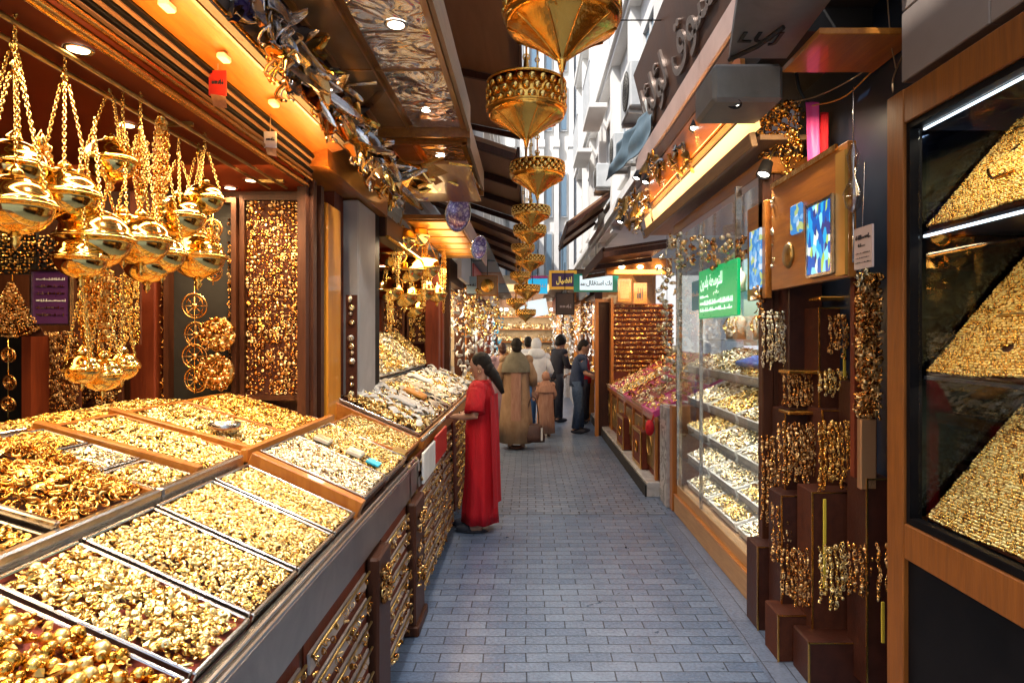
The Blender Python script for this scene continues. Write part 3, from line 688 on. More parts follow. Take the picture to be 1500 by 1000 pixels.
# extra gold tassels and pendants between globes
def tassel(px, py0, py1, Yd, label, w=.05, mat='gold_deep', group='gold tassels among the hanging globes'):
    a = P(px, py0, Yd); b_ = P(px, py1, Yd); t = T('gold_tassel', label, 'tassel', a, group); n = 16; A, Q = [], []
    L = (a-b_).length
    for s in range(6):
        for k in range(int(L/.022)):
            f = k/int(L/.022); rr = w*(.25+.75*math.sin(PI*min(1, f*1.2))**.6)*(.6+.4*math.sin(s)); aa = s*1.05+f
            A.append(np.array(Matrix.Rotation(k*PI/2, 3, 'Z')@Matrix.Rotation(PI/2, 3, 'Y')*.012)); Q.append([a.x+rr*math.cos(aa), a.y+rr*math.sin(aa), a.z-L*f])
    scatter('strand', [('link', np.array(A, dtype=np.float32), np.array(Q, dtype=np.float32))], mat, t)['kind'] = 'stuff'
    MB().lathe([(.001, .03), (w*.3, .01), (w*.45, -.02), (.001, -.02)], a, 12).build('cap', 'gold_polish', t)
for px, a, b_, Yd, lb in [(128, 395, 520, 2.25, 'gold tassel straight below the widest globe'), (155, 390, 505, 2.3, 'gold tassel between the low hanging trio'), (207, 200, 300, 2.45, 'gold tassel behind the globe high in the middle'), (236, 170, 330, 2.55, 'thin gold tassel left of the far globes'),
                      (60, 205, 300, 2.0, 'gold tassel between the left edge globes and the long chained one'), (312, 330, 395, 2.95, 'gold tassel under the small round globe')]:
    tassel(px, a, b_, Yd, lb, .035)

# ---- wall displays at the end of the shop (wall plane Y = 4)
def bead_panel(name, label, px0, py0, px1, py1, kinds, size, mat, back='velvet_brown', Yd=3.97, frame='wood_red', dens=1.0, th=.02, extra=0, rows=True):
    a, b_ = P(px0, py1, Yd), P(px1, py0, Yd); w, h = b_.x-a.x, b_.z-a.z; t = T(name, label, 'display panel', ((a.x+b_.x)/2, Yd, a.z))
    MB().box(a.x, b_.x, Yd-th*.4, Yd+th*.6, a.z, b_.z).build('backboard', back, t)
    if frame:
        f = MB(); e = .03
        f.box(a.x-e, a.x-.001, Yd-th-.02, Yd+th*.59, a.z-e, b_.z+e); f.box(b_.x+.001, b_.x+e, Yd-th-.02, Yd+th*.59, a.z-e, b_.z+e); f.box(a.x, b_.x, Yd-th-.02, Yd+th*.59, b_.z+.001, b_.z+e); f.box(a.x, b_.x, Yd-th-.02, Yd+th*.59, a.z-e, a.z-.001)
        f.build('frame', frame, t)
    nu = int(w/(size*1.9)*dens); nv = int(h/(size*1.7)*dens)
    A, B_ = np.meshgrid((np.arange(nu)+.5)/nu*w, (np.arange(nv)+.5)/nv*h); A = A.ravel(); B_ = B_.ravel(); n = len(A)
    keep = (np.sin(A*9/w+2)*np.sin(B_*7/h+1)+rng.uniform(-1, 1, n)*.9) > (-1.3 if rows else -.6); A, B_ = A[keep], B_[keep]; n = len(A)
    pos = np.stack([A+rng.normal(0, size*.25, n), B_+rng.normal(0, size*.25, n), rng.uniform(.2, 1.4, n)*size], axis=1)
    frame_scatter('jewellery', (a.x, Yd-th*.4, a.z), X, Z, pos, kinds, size, mat, t, tilt=.5)['kind'] = 'stuff'
    if extra:
        r = random.Random(extra); m = MB()
        for k in range(7):
            c = Vector((a.x+w*r.uniform(.2, .8), Yd-.05, a.z+h*(k+.6)/7.2)); m.torus(c, (r.uniform(-.3, .3), 1, r.uniform(-.3, .3)), r.uniform(.03, .075), .008, 16, 5)
            m.ball(c-Z*.03, (.03, .02, .035), 8, 6)
        m.build('pendant', 'gold_silver', t)
    return t
bead_panel('necklace_display', 'tall wall panel crowded with gold necklaces beside the dark post', 362, 295, 450, 578, ['link', 'hoop', 'leaf', 'coin'], .0115, 'gold_copper', frame='wood_dark')
bead_panel('mesh_panel', 'gold strings behind the low hanging trio of globes', 122, 405, 180, 592, ['link', 'drop'], .010, 'gold_copper', frame=None, Yd=3.75, back='velvet_dark')
bead_panel('mesh_panel', 'fine gold mesh panel below the purple notice', 58, 486, 118, 600, ['link'], .009, 'gold_copper', frame=None, Yd=3.6)
bead_panel('mesh_panel', 'gold mesh strip between the low globes and the red pillar', 183, 400, 206, 505, ['link'], .009, 'gold_pieces', frame=None, Yd=3.6)
bead_panel('bead_curtain', 'gold bead curtain at the left edge behind the globes', 0, 338, 55, 402, ['drop'], .010, 'gold_pieces', frame=None, Yd=3.3, back='black_matte')
bead_panel('bead_curtain', 'gold bead curtain just right of the left edge one', 60, 345, 88, 395, ['drop'], .010, 'gold_copper', frame=None, Yd=3.3, back='black_matte')
bead_panel('bangle_column', 'column of stacked bangles between the red pillar and dark niche', 232, 402, 252, 592, ['ring', 'hoop'], .020, 'gold_copper', frame=None, rows=True)
bead_panel('necklace_display', 'gold strings hanging on the right side of the dark niche', 335, 320, 352, 560, ['link', 'drop'], .012, 'gold_copper', frame=None, rows=False)
t = T('wall_pillar', 'plain dark red pillar on the shop end wall', 'pillar', P(208, 600, 3.9))
a, b_ = P(192, 600, 3.9), P(230, 395, 3.9); MB().box(a.x, b_.x, 3.88, 3.99, 0, 2.62, .008).build('shaft', 'wood_red', t); MB().box(a.x-.02, b_.x+.02, 3.86, 3.995, 0, .12, .01).build('plinth', 'wood_dark', t)
t = T('dark_niche', 'dark niche with hanging hoops on the shop end wall', 'niche', P(300, 600, 3.97))
a, b_ = P(256, 600, 3.97), P(346, 300, 3.97); MB().box(a.x, b_.x, 3.96, 3.995, a.z, b_.z).build('backboard', 'black_matte', t)
f = MB(); f.box(a.x-.03, a.x, 3.90, 3.99, a.z, b_.z); f.box(b_.x, b_.x+.03, 3.90, 3.99, a.z, b_.z); f.box(a.x-.03, b_.x+.03, 3.90, 3.99, b_.z+.001, b_.z+.03); f.build('frame', 'wood_dark', t)
def hoop_string(px, pys, dpx, Yd, label, group='hoops and medallions in the dark niche', solid=False):
    t = T('hoop_string', label, 'hanging hoops', P(px, pys[0], Yd), group); m = MB(); m.tube([P(px, pys[0]-60, Yd), P(px, pys[-1]+20, Yd)], .003, 5)
    m.build('cord', 'gold_polish', t)
    for i, py in enumerate(pys):
        c = P(px+(i % 2)*2, py, Yd); r = dpx/950*Yd/2; h = MB(); h.torus(c, (.15*(i % 2), 1, .1), r, .006, 24, 6); h.torus(c, (.2, 1, 0), r*.8, .004, 20, 5)
        for k in range(8): h.tube([c, c+Vector((r*math.cos(k*PI/4), 0, r*math.sin(k*PI/4)))], .0028, 4)
        h.ball(c, (r*.28, .012, r*.28), 10, 6); h.build('hoop', 'gold_copper', t)
hoop_string(285, [448, 490, 522, 556], 36, 3.85, 'string of four gold wire hoops in the dark niche')
hoop_string(312, [335, 368, 398], 26, 3.6, 'string of small gold hoops beneath the farthest globe')
def medallion(px, py, dpx, Yd, label):
    c = P(px, py, Yd); t = T('filigree_medallion', label, 'medallion', c, 'hoops and medallions in the dark niche'); r = dpx/950*Yd/2
    MB().lathe([(.001, .0), (r*.5, .015), (r*.9, .01), (r, 0), (r*.9, -.006), (.001, -.006)], c, 24, axis=(0, -1, 0)).build('disc', 'brass_dark', t)
    n = 130; a = rng.uniform(0, 2*PI, n); q = r*np.sqrt(rng.uniform(0, 1, n)); frame_scatter('filigree', c-Yv*.014, X, Z, np.stack([q*np.cos(a), q*np.sin(a), rng.uniform(0, .02, n)], axis=1), ['leaf', 'ring', 'bead'], .014, 'gold_copper', t)['kind'] = 'stuff'
medallion(320, 490, 50, 3.85, 'upper round filigree medallion in the dark niche'); medallion(318, 545, 52, 3.85, 'lower round filigree medallion in the dark niche')
# purple notice
t = T('notice_board', 'purple notice board with lines of gold writing on the shop end wall', 'notice', P(77, 475, 3.3))
a, b_ = P(50, 474, 3.3), P(104, 398, 3.3); MB().box(a.x, b_.x, 3.29, 3.31, a.z, b_.z).build('board', 'sign_purple', t)
f = MB(); e = .008; f.box(a.x-e, a.x, 3.28, 3.31, a.z-e, b_.z+e); f.box(b_.x, b_.x+e, 3.28, 3.31, a.z-e, b_.z+e); f.box(a.x, b_.x, 3.28, 3.31, b_.z, b_.z+e); f.box(a.x, b_.x, 3.28, 3.31, a.z-e, a.z); f.build('frame', 'steel', t)
for k in range(6): strokes('print', (a.x+.02, 3.288, b_.z-.045-.036*k), X, Z, (b_.x-a.x)*.8, .014, 'gold_pale' if k % 3 else 'ink_white', t, 12-k, 20+k, .001)
# gold gown-like chandelier piece at the left edge
t = T('bib_necklace', 'large fan shaped gold bib necklace at the left edge', 'necklace', P(18, 440, 3.3)); c = P(18, 412, 3.3)
A = []
for k in range(26):
    for j in range(16):
        f_ = (j+1)/16; aa = (k/25-.5)*1.15; A.append([math.sin(aa)*f_*.26, -math.cos(aa)*f_*.28, .012])
frame_scatter('beads', c, X, Z, np.array(A), ['link', 'drop'], .010, 'gold_copper', t)['kind'] = 'stuff'; MB().tube([c+Z*.1, c], .004, 5).build('cord', 'gold_polish', t)
MB().poly([c, c+Vector((-.16, .012, -.28)), c+Vector((.16, .012, -.28))], .006, Yv).build('backing', 'velvet_brown', t)
hoop_string(12, [520, 560, 592], 20, 3.3, 'dangling earrings at the left edge against the black cabinet', 'dangling pieces at the left edge')
t = T('black_cabinet', 'black cabinet at the left edge with an orange wooden post', 'cabinet', P(20, 620, 3.5)); a = P(-80, 620, 3.5); b_ = P(42, 490, 3.5)
MB().box(a.x, b_.x, 3.5, 3.8, 0, b_.z).build('carcass', 'black_lacquer', t); MB().box(b_.x+.001, b_.x+.05, 3.45, 3.8, 0, b_.z).build('post', 'wood_red', t)

# ---- end post, orange pillar, grey column between the two left stalls
t = T('shop_pier', 'dark grooved pier and orange pillar between the two left shops', 'pier', (-1.35, 4.2, 0))
g = MB(); 
for k, (w, dx) in enumerate([(.03, 0), (.02, .02), (.03, -.005), (.02, .015)]): g.box(-1.38, -1.33+dx, 3.86+.08*k, 3.92+.08*k, 0, 2.7)
g.build('grooved_post', 'wood_dark', t)
MB().box(-1.5, -1.31, 4.22, 4.52, 0, 2.62, .01).build('orange_pillar', 'amber_pillar', t)
MB().box(-1.5, -1.36, 4.53, 4.75, 0, 2.9).build('infill', 'wood_red', t)
MB().box(-1.48, -1.25, 4.76, 5.28, 0, 2.75, .012).build('grey_column', 'plaster_column', t)
MB().box(-1.47, -1.27, 5.285, 5.5, 0, 2.8).build('black_post', 'black_lacquer', t)
MB().box(-1.49, -1.2, 3.86, 5.5, 2.76, 3.1).build('lintel', 'wood_orange', t)
def pier_box(): pass
t = T('fire_extinguisher_box', 'small brown box with gold ornaments hung beside the grey column', 'box', P(495, 560, 4.6)) if 0 else None
bead_panel('charm_board', 'narrow dark board of white and gold charms beside the grey column', 507, 432, 523, 592, ['leaf', 'bead', 'coin'], .022, 'gold_silver', back='velvet_brown', Yd=4.62, frame=None, rows=False, dens=.7)
# move the hanging globes' support: a brass rail under the ceiling
t = T('ceiling_rail', 'brass rail under the shop ceiling that carries the globes', 'rail', (-1.45, 2, 2.62))
m = MB(); m.tube([(-1.42, .6, 2.615), (-1.42, 3.8, 2.615)], .008, 6); m.tube([(-1.52, .6, 2.615), (-1.52, 3.8, 2.615)], .008, 6)
m.build('rod', 'brass_dark', t)
for yy in (.7, 1.7, 2.7, 3.7): MB().box(-1.54, -1.40, yy-.01, yy+.01, 2.622, 2.6395).build('bracket', 'brass_dark', t)
# ================================================================== LEFT COUNTER AND TRAYS
def nrm(u, v):
    n = V3(u).cross(V3(v)).normalized(); return n if n.z > 0 or abs(n.z) < .01 and n.y < 0 else -n
def tray(O, u, v, w, h, label, rim='steel', bed='velvet_cream', deep=.045, e=.012, group='jewellery trays on the near left counter', lift=0):
    u = V3(u).normalized(); v = V3(v).normalized(); n = nrm(u, v); O = V3(O)+n*lift
    t = T('jewellery_tray', label, 'tray', O+u*w/2, group)
    MB().obox(O+u*w/2+v*h/2-n*(deep*.5+.004), (u, v, n), (w/2-.001, h/2-.001, deep*.5)).build('bed', bed, t)
    m = MB()
    m.obox(O+u*w/2+v*e/2, (u, v, n), (w/2-.002, e/2, .016), .003); m.obox(O+u*w/2+v*(h-e/2), (u, v, n), (w/2-.002, e/2, .016), .003)
    m.obox(O+u*e/2+v*h/2, (u, v, n), (e/2, h/2-e, .0155), .003); m.obox(O+u*(w-e/2)+v*h/2, (u, v, n), (e/2, h/2-e, .0155), .003)
    m.build('rim', rim, t); return O, u, v, n
def filled(O, u, v, w, h, label, kinds, size, mat, jl, rim='steel', bed='velvet_brown', layers=2.2, mound=.015, rows=False, group='jewellery trays on the near left counter', lift=0, jg=None):
    O, u, v, n = tray(O, u, v, w, h, label, rim, bed, group=group, lift=lift); e = .014
    return heap('jewellery_heap', O+u*e+v*e, u, v, w-2*e, h-2*e, kinds, size, mat, jl, layers, mound, rows=rows)
G1 = ['nugget', 'leaf', 'ring']; G2 = ['leaf', 'nugget', 'link', 'coin']; G3 = ['leaf', 'bar', 'nugget', 'coil']
vA = Vector((-.46, 0, .207)); O1 = lambda y: Vector((-.73, y, 1.0))
ROW1 = [(.93, 1.40, 'tray of big gold beads at the bottom left corner of the photo', ['nugget', 'bead', 'coil'], .0165, 'gold_pieces', 'gold nuggets and beads at the bottom left corner', 'velvet_red', 1.7),
        (1.41, 1.70, 'tray of chunky gold pieces, second from the bottom left corner', ['nugget', 'leaf', 'coin'], .0118, 'gold_pale', 'chunky gold flakes in the second front tray', 'velvet_red', 2.4),
        (1.71, 2.04, 'large tray of small gold pieces, third along the front row', ['nugget', 'leaf'], .0082, 'gold_pale', 'small gold pieces in the third front tray', 'velvet_brown', 2.3),
        (2.05, 2.42, 'tray of fine pale gold pieces, fourth along the front row', ['leaf', 'nugget', 'link'], .0076, 'gold_pale', 'fine pale gold pieces in the fourth front tray', 'velvet_brown', 2.3),
        (2.43, 2.72, 'tray of pale gold pieces just before the orange wooden divider', ['leaf', 'nugget', 'link'], .0076, 'gold_pale', 'pale gold pieces just before the orange divider', 'velvet_brown', 2.3)]
for y0, y1, lb, kd, sz, mt, jl, bed, ly in ROW1: filled(O1(y0), Yv, vA, y1-y0-.008, .50, lb, kd, sz, mt, jl, bed=bed, layers=ly)
filled(O1(2.80), Yv, vA, .44, .50, 'raised tray of silvery gold pieces just past the orange divider', ['leaf', 'link', 'nugget'], .0088, 'gold_silver', 'silvery gold pieces just past the orange divider', lift=.045)
filled(O1(3.27), Yv, vA, .52, .50, 'raised tray holding a blue tag and small clear boxes', ['leaf', 'link', 'nugget'], .011, 'gold_pale', 'pale gold earrings in the tray with the blue tag', lift=.03)
# counter carcass, fascia, rails
t = T('gold_counter', 'long counter with steel fascia carrying the sloping gold trays on the left', 'counter', (-1.2, 2.4, 0))
MB().add([(-.72, .3, .05), (-1.2, .3, .05), (-1.2, .3, 1.13), (-.72, .3, .91), (-.72, 4.12, .05), (-1.2, 4.12, .05), (-1.2, 4.12, 1.13), (-.72, 4.12, .91)],
         [(0, 1, 2, 3), (4, 7, 6, 5), (0, 4, 5, 1), (1, 5, 6, 2), (2, 6, 7, 3), (3, 7, 4, 0)]).build('carcass', 'wood_dark', t)
MB().add([(-1.205, .3, .05), (-2.4, .3, .05), (-2.4, .3, 1.28), (-1.83, .3, 1.30), (-1.205, .3, 1.12), (-1.205, 4.0, .05), (-2.4, 4.0, .05), (-2.4, 4.0, 1.28), (-1.83, 4.0, 1.30), (-1.205, 4.0, 1.12)],
         [(0, 1, 2, 3, 4), (9, 8, 7, 6, 5), (0, 5, 6, 1), (1, 6, 7, 2), (2, 7, 8, 3), (3, 8, 9, 4), (4, 9, 5, 0)]).build('rear_carcass', 'wood_dark', t)
m = MB(); m.box(-.722, -.70, .3, 4.1, .79, .955, .003); m.build('steel_fascia', 'steel_dull', t)
m = MB(); m.box(-.735, -.695, .3, 4.1, .957, .975, .004); m.box(-.730, -.705, .3, 4.1, .9755, .992, .004); m.build('top_rail', 'steel', t)
m = MB(); m.obox((-1.215, 1.2, 1.225), (X, Yv, Z), (.016, .92, .026), .006); m.obox((-1.215, 2.43, 1.225), (X, Yv, Z), (.016, .30, .026), .006); m.build('middle_rail', 'steel', t)
m = MB(); m.obox((-1.215, 3.38, 1.24), (X, Yv, Z), (.016, .62, .03), .006); m.build('wooden_rail', 'wood_orange', t)
def slopebar(y, wy, a, b_, lift, up, mat='wood_orange'):
    a, b_ = V3(a), V3(b_); d = (b_-a).normalized(); n = nrm(Yv, d); return MB().obox((a+b_)/2+Vector((0, y+wy/2, 0))+n*lift, (Yv, d, n), (wy/2, (b_-a).length/2, up), .004)
slopebar(2.735, .05, (-.72, 0, 1.0), (-1.19, 0, 1.212), .012, .04).build('orange_divider', 'wood_upright', t)
slopebar(2.86, .04, (-1.24, 0, 1.235), (-1.86, 0, 1.405), .006, .022).build('orange_divider', 'wood_orange', t)
slopebar(2.42, .04, (-1.24, 0, 1.235), (-1.86, 0, 1.405), .006, .022).build('orange_divider', 'wood_orange', t)
slopebar(1.69, .02, (-1.24, 0, 1.235), (-1.82, 0, 1.40), .01, .02).build('steel_divider', 'steel', t)
MB().obox((-1.85, 3.2, 1.385), (X, Yv, Z), (.014, .8, .02), .004).build('rear_rail', 'wood_orange', t)
MB().obox((-1.85, 1.4, 1.395), (X, Yv, Z), (.012, .98, .02), .004).build('rear_rail', 'steel', t)
m = MB()
for yy in (3.82, 4.06): m.box(-.74, -.70, yy-.02, yy+.02, .60, .99, .004)
m.build('end_post', 'brass_dark', t)
# second row
vB = Vector((-.60, 0, .18)); O2 = lambda y: Vector((-1.24, y, 1.225))
R2 = [(.75, 1.17, 'second row tray nearest the camera at the left edge', ['nugget', 'leaf'], .012, 'gold_pieces', 'gold flakes in the second row nearest the camera', 1.6),
      (1.18, 1.68, 'second row tray at the left edge behind the steel rail', ['nugget', 'leaf', 'coin'], .011, 'gold_pieces', 'gold flakes at the left edge behind the steel rail', 1.6),
      (2.47, 2.85, 'second row tray between the two orange dividers', ['leaf', 'nugget', 'link'], .0105, 'gold_pale', 'pale gold pieces between the two orange dividers', 1.7),
      (2.91, 3.38, 'second row tray just past the farther orange divider', ['leaf', 'nugget', 'link'], .0115, 'gold_pale', 'pale gold pieces just past the farther orange divider', 1.7),
      (3.40, 3.94, 'farthest tray of the second row before the orange pillar', ['leaf', 'coin', 'link'], .0125, 'gold_pieces', 'gold earrings in the farthest second row tray', 1.7)]
for y0, y1, lb, kd, sz, mt, jl, ly in R2: filled(O2(y0), Yv, vB, y1-y0-.008, .60, lb, kd, sz, mt, jl, layers=ly, rim='wood_orange' if y0 > 2.4 else 'steel')
filled(O2(1.70), Yv, vB, .45, .60, 'deep tray piled with curled gold shavings of bracelets at the left', ['leaf', 'coil', 'hoop', 'ring'], .017, 'gold_deep', 'tall pile of curled copper gold bracelets at the left', layers=2.4, mound=.075, rim='wood_orange')
filled(Vector((-1.24, 2.16, 1.225)), Yv, vB, .24, .20, 'small steel edged tray against the middle rail', ['leaf', 'nugget'], .010, 'gold_pale', 'pale gold pieces in the small steel edged tray')
filled(O2(2.16)+vB.normalized()*.21, Yv, vB, .24, .19, 'small tray behind the steel edged one', ['leaf', 'link'], .010, 'gold_silver', 'silvery gold in the small tray behind the steel edged one')
filled(O2(2.16)+vB.normalized()*.41, Yv, vB, .24, .18, 'small tray at the rear rail behind two others', ['leaf', 'link'], .010, 'gold_pieces', 'gold pieces in the small tray at the rear rail')
# third row, level
vC = Vector((-.50, 0, .0)); O3 = lambda y: Vector((-1.88, y, 1.345))
for y0, y1, lb, sz, mt, jl in [(1.9, 2.35, 'rear row tray nearest the camera', .011, 'gold_pale', 'pale gold in the rear row tray nearest the camera'), (2.37, 2.78, 'rear row tray at the left edge under the black cabinet', .011, 'gold_pale', 'pale gold in the rear row tray under the black cabinet'),
                               (2.84, 3.3, 'rear row tray in front of the gold mesh panel', .012, 'gold_pieces', 'gold pieces in the rear row tray before the mesh panel'), (3.34, 3.9, 'farthest rear row tray in front of the dark niche', .013, 'gold_pale', 'pale gold pieces in the farthest rear row tray')]:
    filled(O3(y0), Yv, vC, y1-y0-.01, .5, lb, ['leaf', 'nugget', 'link'], sz, mt, jl, rim='wood_tan', mound=.03)
# a rounded plastic bowl of charms on the second row, clear boxes and a blue tag
def curved_dish(c, r, label, jl):
    t = T('charm_bowl', label, 'bowl', c); MB().lathe([(.001, 0), (r*.8, 0), (r, .045), (r*.94, .047), (r*.76, .008), (.001, .008)], c, 24).build('bowl', 'steel', t)
    n = 90; a = rng.uniform(0, 2*PI, n); q = r*.75*np.sqrt(rng.uniform(0, 1, n)); o = frame_scatter('charm_pile', V3(c)+Z*.012, X, Yv, np.stack([q*np.cos(a), q*np.sin(a), rng.uniform(0, .022, n)], axis=1), ['leaf', 'bead', 'ring'], .011, 'gold_silver'); tag(o, jl, 'jewellery', None, 'stuff')
curved_dish((-1.42, 3.02, 1.30), .075, 'steel rimmed bowl of charms on the second row trays', 'gold and silver charms in the steel rimmed bowl')
def small_box(c, s, mat, label, top='gold_pale'):
    t = T('jewellery_box', label, 'box', c); c = V3(c); MB().obox(c+Z*s[2]/2, (X+Z*-.4, Yv, Z+X*.4), (s[0]/2, s[1]/2, s[2]/2), .004).build('case', mat, t)
    MB().obox(c+Z*s[2]*1.04+X*.004, (X+Z*-.4, Yv, Z+X*.4), (s[0]/2-.008, s[1]/2-.008, .003)).build('cushion', top, t)
small_box((-.90, 3.36, 1.135), (.085, .08, .022), 'velvet_cream', 'clear lidded box with cream cushion in the tray with the blue tag', 'velvet_cream')
small_box((-1.06, 3.34, 1.205), (.085, .07, .022), 'velvet_cream', 'cream lidded box farther up the tray with the blue tag', 'gold_silver')
t = T('price_tag', 'blue price tag lying on the gold tray near the front edge', 'tag', (-.80, 3.34, 1.09)); MB().obox((-.80, 3.34, 1.10), (X+Z*-.45, Yv, Z+X*.45), (.035, .04, .004)).build('card', 'sign_blue', t); strokes('print', (-.825, 3.335, 1.118), Yv, Vector((-1, 0, .45)), .03, .02, 'ink_dark', t, 3, 4)
small_box((-.77, 3.86, 1.05), (.09, .12, .02), 'gold_polish', 'shining brass lid at the far end of the top rail')

# ---- racks of bangles and chains on the counter front
def rack(y0, y1, z0, z1, rods, label, seed, lean=.10, mat='gold_copper', size=.021, xf=-.70, card=True):
    t = T('bangle_rack', label, 'rack', (xf, (y0+y1)/2, z0), 'racks of bangles and chains on the counter fronts'); r = random.Random(seed)
    a, b_ = Vector((xf+.02, 0, z0)), Vector((xf-.005, 0, z1)); v = (b_-a).normalized(); n = nrm(Yv, v); n = n if n.x > 0 else -n
    MB().obox((a+b_)/2+Vector((-.02, (y0+y1)/2, 0)), (Yv, v, n), ((y1-y0)/2, (b_-a).length/2, .008)).build('backboard', 'wood_red', t)
    H = (b_-a).length; rd = MB(); cards = MB(); A = []
    for k in range(rods):
        o = a+v*H*(k+.62)/rods; rd.tube([o+Vector((.012, y0+.01, 0)), o+Vector((.012, y1-.01, 0))], .006, 6)
        if card: cards.obox(o+Vector((-.004, (y0+y1)/2, -H/rods*.30)), (Yv, v, n), ((y1-y0)/2-.02, H/rods*.30, .004))
        nb = int((y1-y0)/(size*1.05))
        for i in range(nb):
            if r.random() < .38: A.append([y0+.02+(y1-y0-.04)*i/nb, (k+.62)/rods*H-size*r.uniform(.5, 1.0), r.uniform(.012, .022)])
            if r.random() < .2: A.append([y0+.02+(y1-y0-.04)*i/nb, (k+.62)/rods*H-size*r.uniform(1.8, 2.9), r.uniform(.008, .018)])
    rd.build('rod', 'brass_dark', t)
    if card: cards.build('display_card', 'card_mauve', t)
    A = np.array(A); e = np.array(a); u = np.array([0, 1, 0.]); vv = np.array(v); nn = np.array(n)
    B = np.stack([u, vv, nn], axis=1); N = len(A); E = np.stack([rng.uniform(-.4, .4, N), rng.uniform(.6, 1.4, N), rng.uniform(-.4, .4, N)], axis=1)
    Rm = np.einsum('ij,njk->nik', B, euler_mats(E))*(size*.62); Q = e+A@B.T
    w = rng.integers(0, 4, N); scatter('bangle', [(kd, Rm[w == i], Q[w == i]) for i, kd in enumerate(['ring', 'bangle', 'coin', 'drop'])], mat, t)['kind'] = 'stuff'
    return t

rack(1.25, 2.02, .12, .77, 6, 'nearest bangle rack under the steel fascia', 1)
rack(2.06, 2.82, .12, .77, 6, 'bangle rack before the first dark post', 2)
rack(3.14, 3.74, .12, .77, 6, 'bangle rack between the two dark posts', 3)
rack(4.14, 4.68, .10, .98, 9, 'tall rack of thin bangles just past the second dark post', 4, mat='gold_copper', size=.018)
rack(4.72, 5.24, .10, .80, 8, 'tall rack of thin bangles below the red sign', 5, size=.018)
rack(5.28, 5.78, .10, .95, 9, 'tall rack of chains beside the woman in red', 6, size=.018)
rack(6.1, 7.0, .10, .95, 9, 'rack of golden chains behind the woman in red', 7, mat='gold_pieces', size=.024, card=False)
for y0, y1, lb in [(2.85, 3.10, 'first dark post of the counter front'), (3.78, 4.10, 'second dark post of the counter front, hung with small chains')]:
    t = T('counter_post', lb, 'post', (-.69, (y0+y1)/2, 0), 'dark posts of the counter front'); MB().box(-.72, -.66, y0, y1, 0, .77, .01).build('shaft', 'wood_dark', t)
    MB().box(-.73, -.64, y0-.015, y1+.015, 0, .06, .008).build('foot', 'wood_dark', t)
    n = 70; frame_scatter('chain', (-.655, y0+.03, .25 if y0 > 3 else .55), Yv, Z, np.stack([rng.uniform(0, y1-y0-.06, n), rng.uniform(0, .45 if y0 > 3 else .15, n), rng.uniform(0, .012, n)], axis=1), ['link', 'drop', 'ring'], .014, 'gold_copper', t)['kind'] = 'stuff'
t = T('counter_sign', 'glossy red and white sign on the counter front by the woman', 'sign', (-.665, 5, .8)); MB().box(-.69, -.672, 4.70, 5.3, .82, 1.02, .004).build('red_plate', 'sign_red', t); MB().box(-.69, -.672, 4.16, 4.66, .80, 1.0, .004).build('white_plate', 'card_white', t)

# ================================================================== SECOND LEFT STALL
t = T('second_counter', 'orange wood counter of the second left stall behind the woman in red', 'counter', (-1.2, 6.5, 0))
MB().add([(-.74, 4.45, .05), (-1.36, 4.45, .05), (-1.36, 4.45, 1.25), (-.74, 4.45, .98), (-.74, 9.0, .05), (-1.36, 9.0, .05), (-1.36, 9.0, 1.25), (-.74, 9.0, .98)],
         [(0, 1, 2, 3), (4, 7, 6, 5), (0, 4, 5, 1), (1, 5, 6, 2), (2, 6, 7, 3), (3, 7, 4, 0)]).build('carcass', 'wood_dark', t)
m = MB(); d = Vector((-.62, 0, .27)).normalized(); n = nrm(Yv, d)
m.obox((-1.05, 4.43, 1.09), (Yv, d, n), (.012, .34, .085), .004); m.obox((-.735, 6.7, 1.0), (X, Yv, Z), (.014, 2.28, .06), .004); m.build('orange_board', 'wood_orange', t)
m = MB(); m.tube([(-.71, 4.3, 1.06), (-.71, 9, 1.06)], .012, 8); m.build('top_rail', 'steel', t)
vD = Vector((-.60, 0, .264)); names = ['nearest', 'second', 'third', 'fourth', 'fifth', 'sixth', 'farthest']
for k in range(7):
    y0 = 4.48+.64*k; filled(Vector((-.755, y0, 1.06)), Yv, vD, .62, .64, f'{names[k]} sloping tray along the second left stall', ['leaf', 'bar', 'bar', 'link'], .023, 'gold_silver' if k % 2 else 'gold_pale', f'loose jewellery in the {names[k]} tray of the second left stall', group='sloping trays of the second left stall', rim='wood_tan' if k % 2 else 'steel', layers=1.6, mound=.035)
filled(Vector((-.735, 3.86, 1.04)), Yv, Vector((-.55, 0, .2)), .52, .5, 'low tray at the joint between the two left counters', ['leaf', 'ring', 'link'], .013, 'gold_pale', 'mixed gold at the joint between the two left counters', rim='wood_orange')
# wrapped packets among the loose jewellery
for k in range(4):
    n = 60; y0 = 4.6+1.1*k; u_, v_ = Yv, vD.normalized(); a_ = np.stack([rng.uniform(0, 1.0, n), rng.uniform(.03, .6, n), rng.uniform(.035, .06, n)], axis=1)
    tag(frame_scatter('wrapped_packets', (-.755, y0, 1.06), u_, v_, a_, ['bar', 'leaf'], .05, ['card_white', 'velvet_cream', 'card_white', 'plastic_grey'][k], tilt=.3), f'{["nearest", "second", "third", "farthest"][k]} drift of pale wrapped packets along the second left stall', 'packets', 'drifts of wrapped packets', 'stuff')
vE = Vector((-.55, 0, .52))
for k in range(4):
    y0 = 5.5+.86*k; filled(Vector((-1.37, y0, 1.36)), Yv, vE, .84, .62, f'{names[k]} steep rear tray of the second left stall', ['leaf', 'bar', 'link'], .026, ['gold_silver', 'gold_pale'][k % 2], f'packets of jewellery in the {names[k]} steep rear tray', group='steep rear trays of the second left stall', bed='card_white', rim='steel', layers=1.3, mound=.05)
m = MB(); r = random.Random(5)
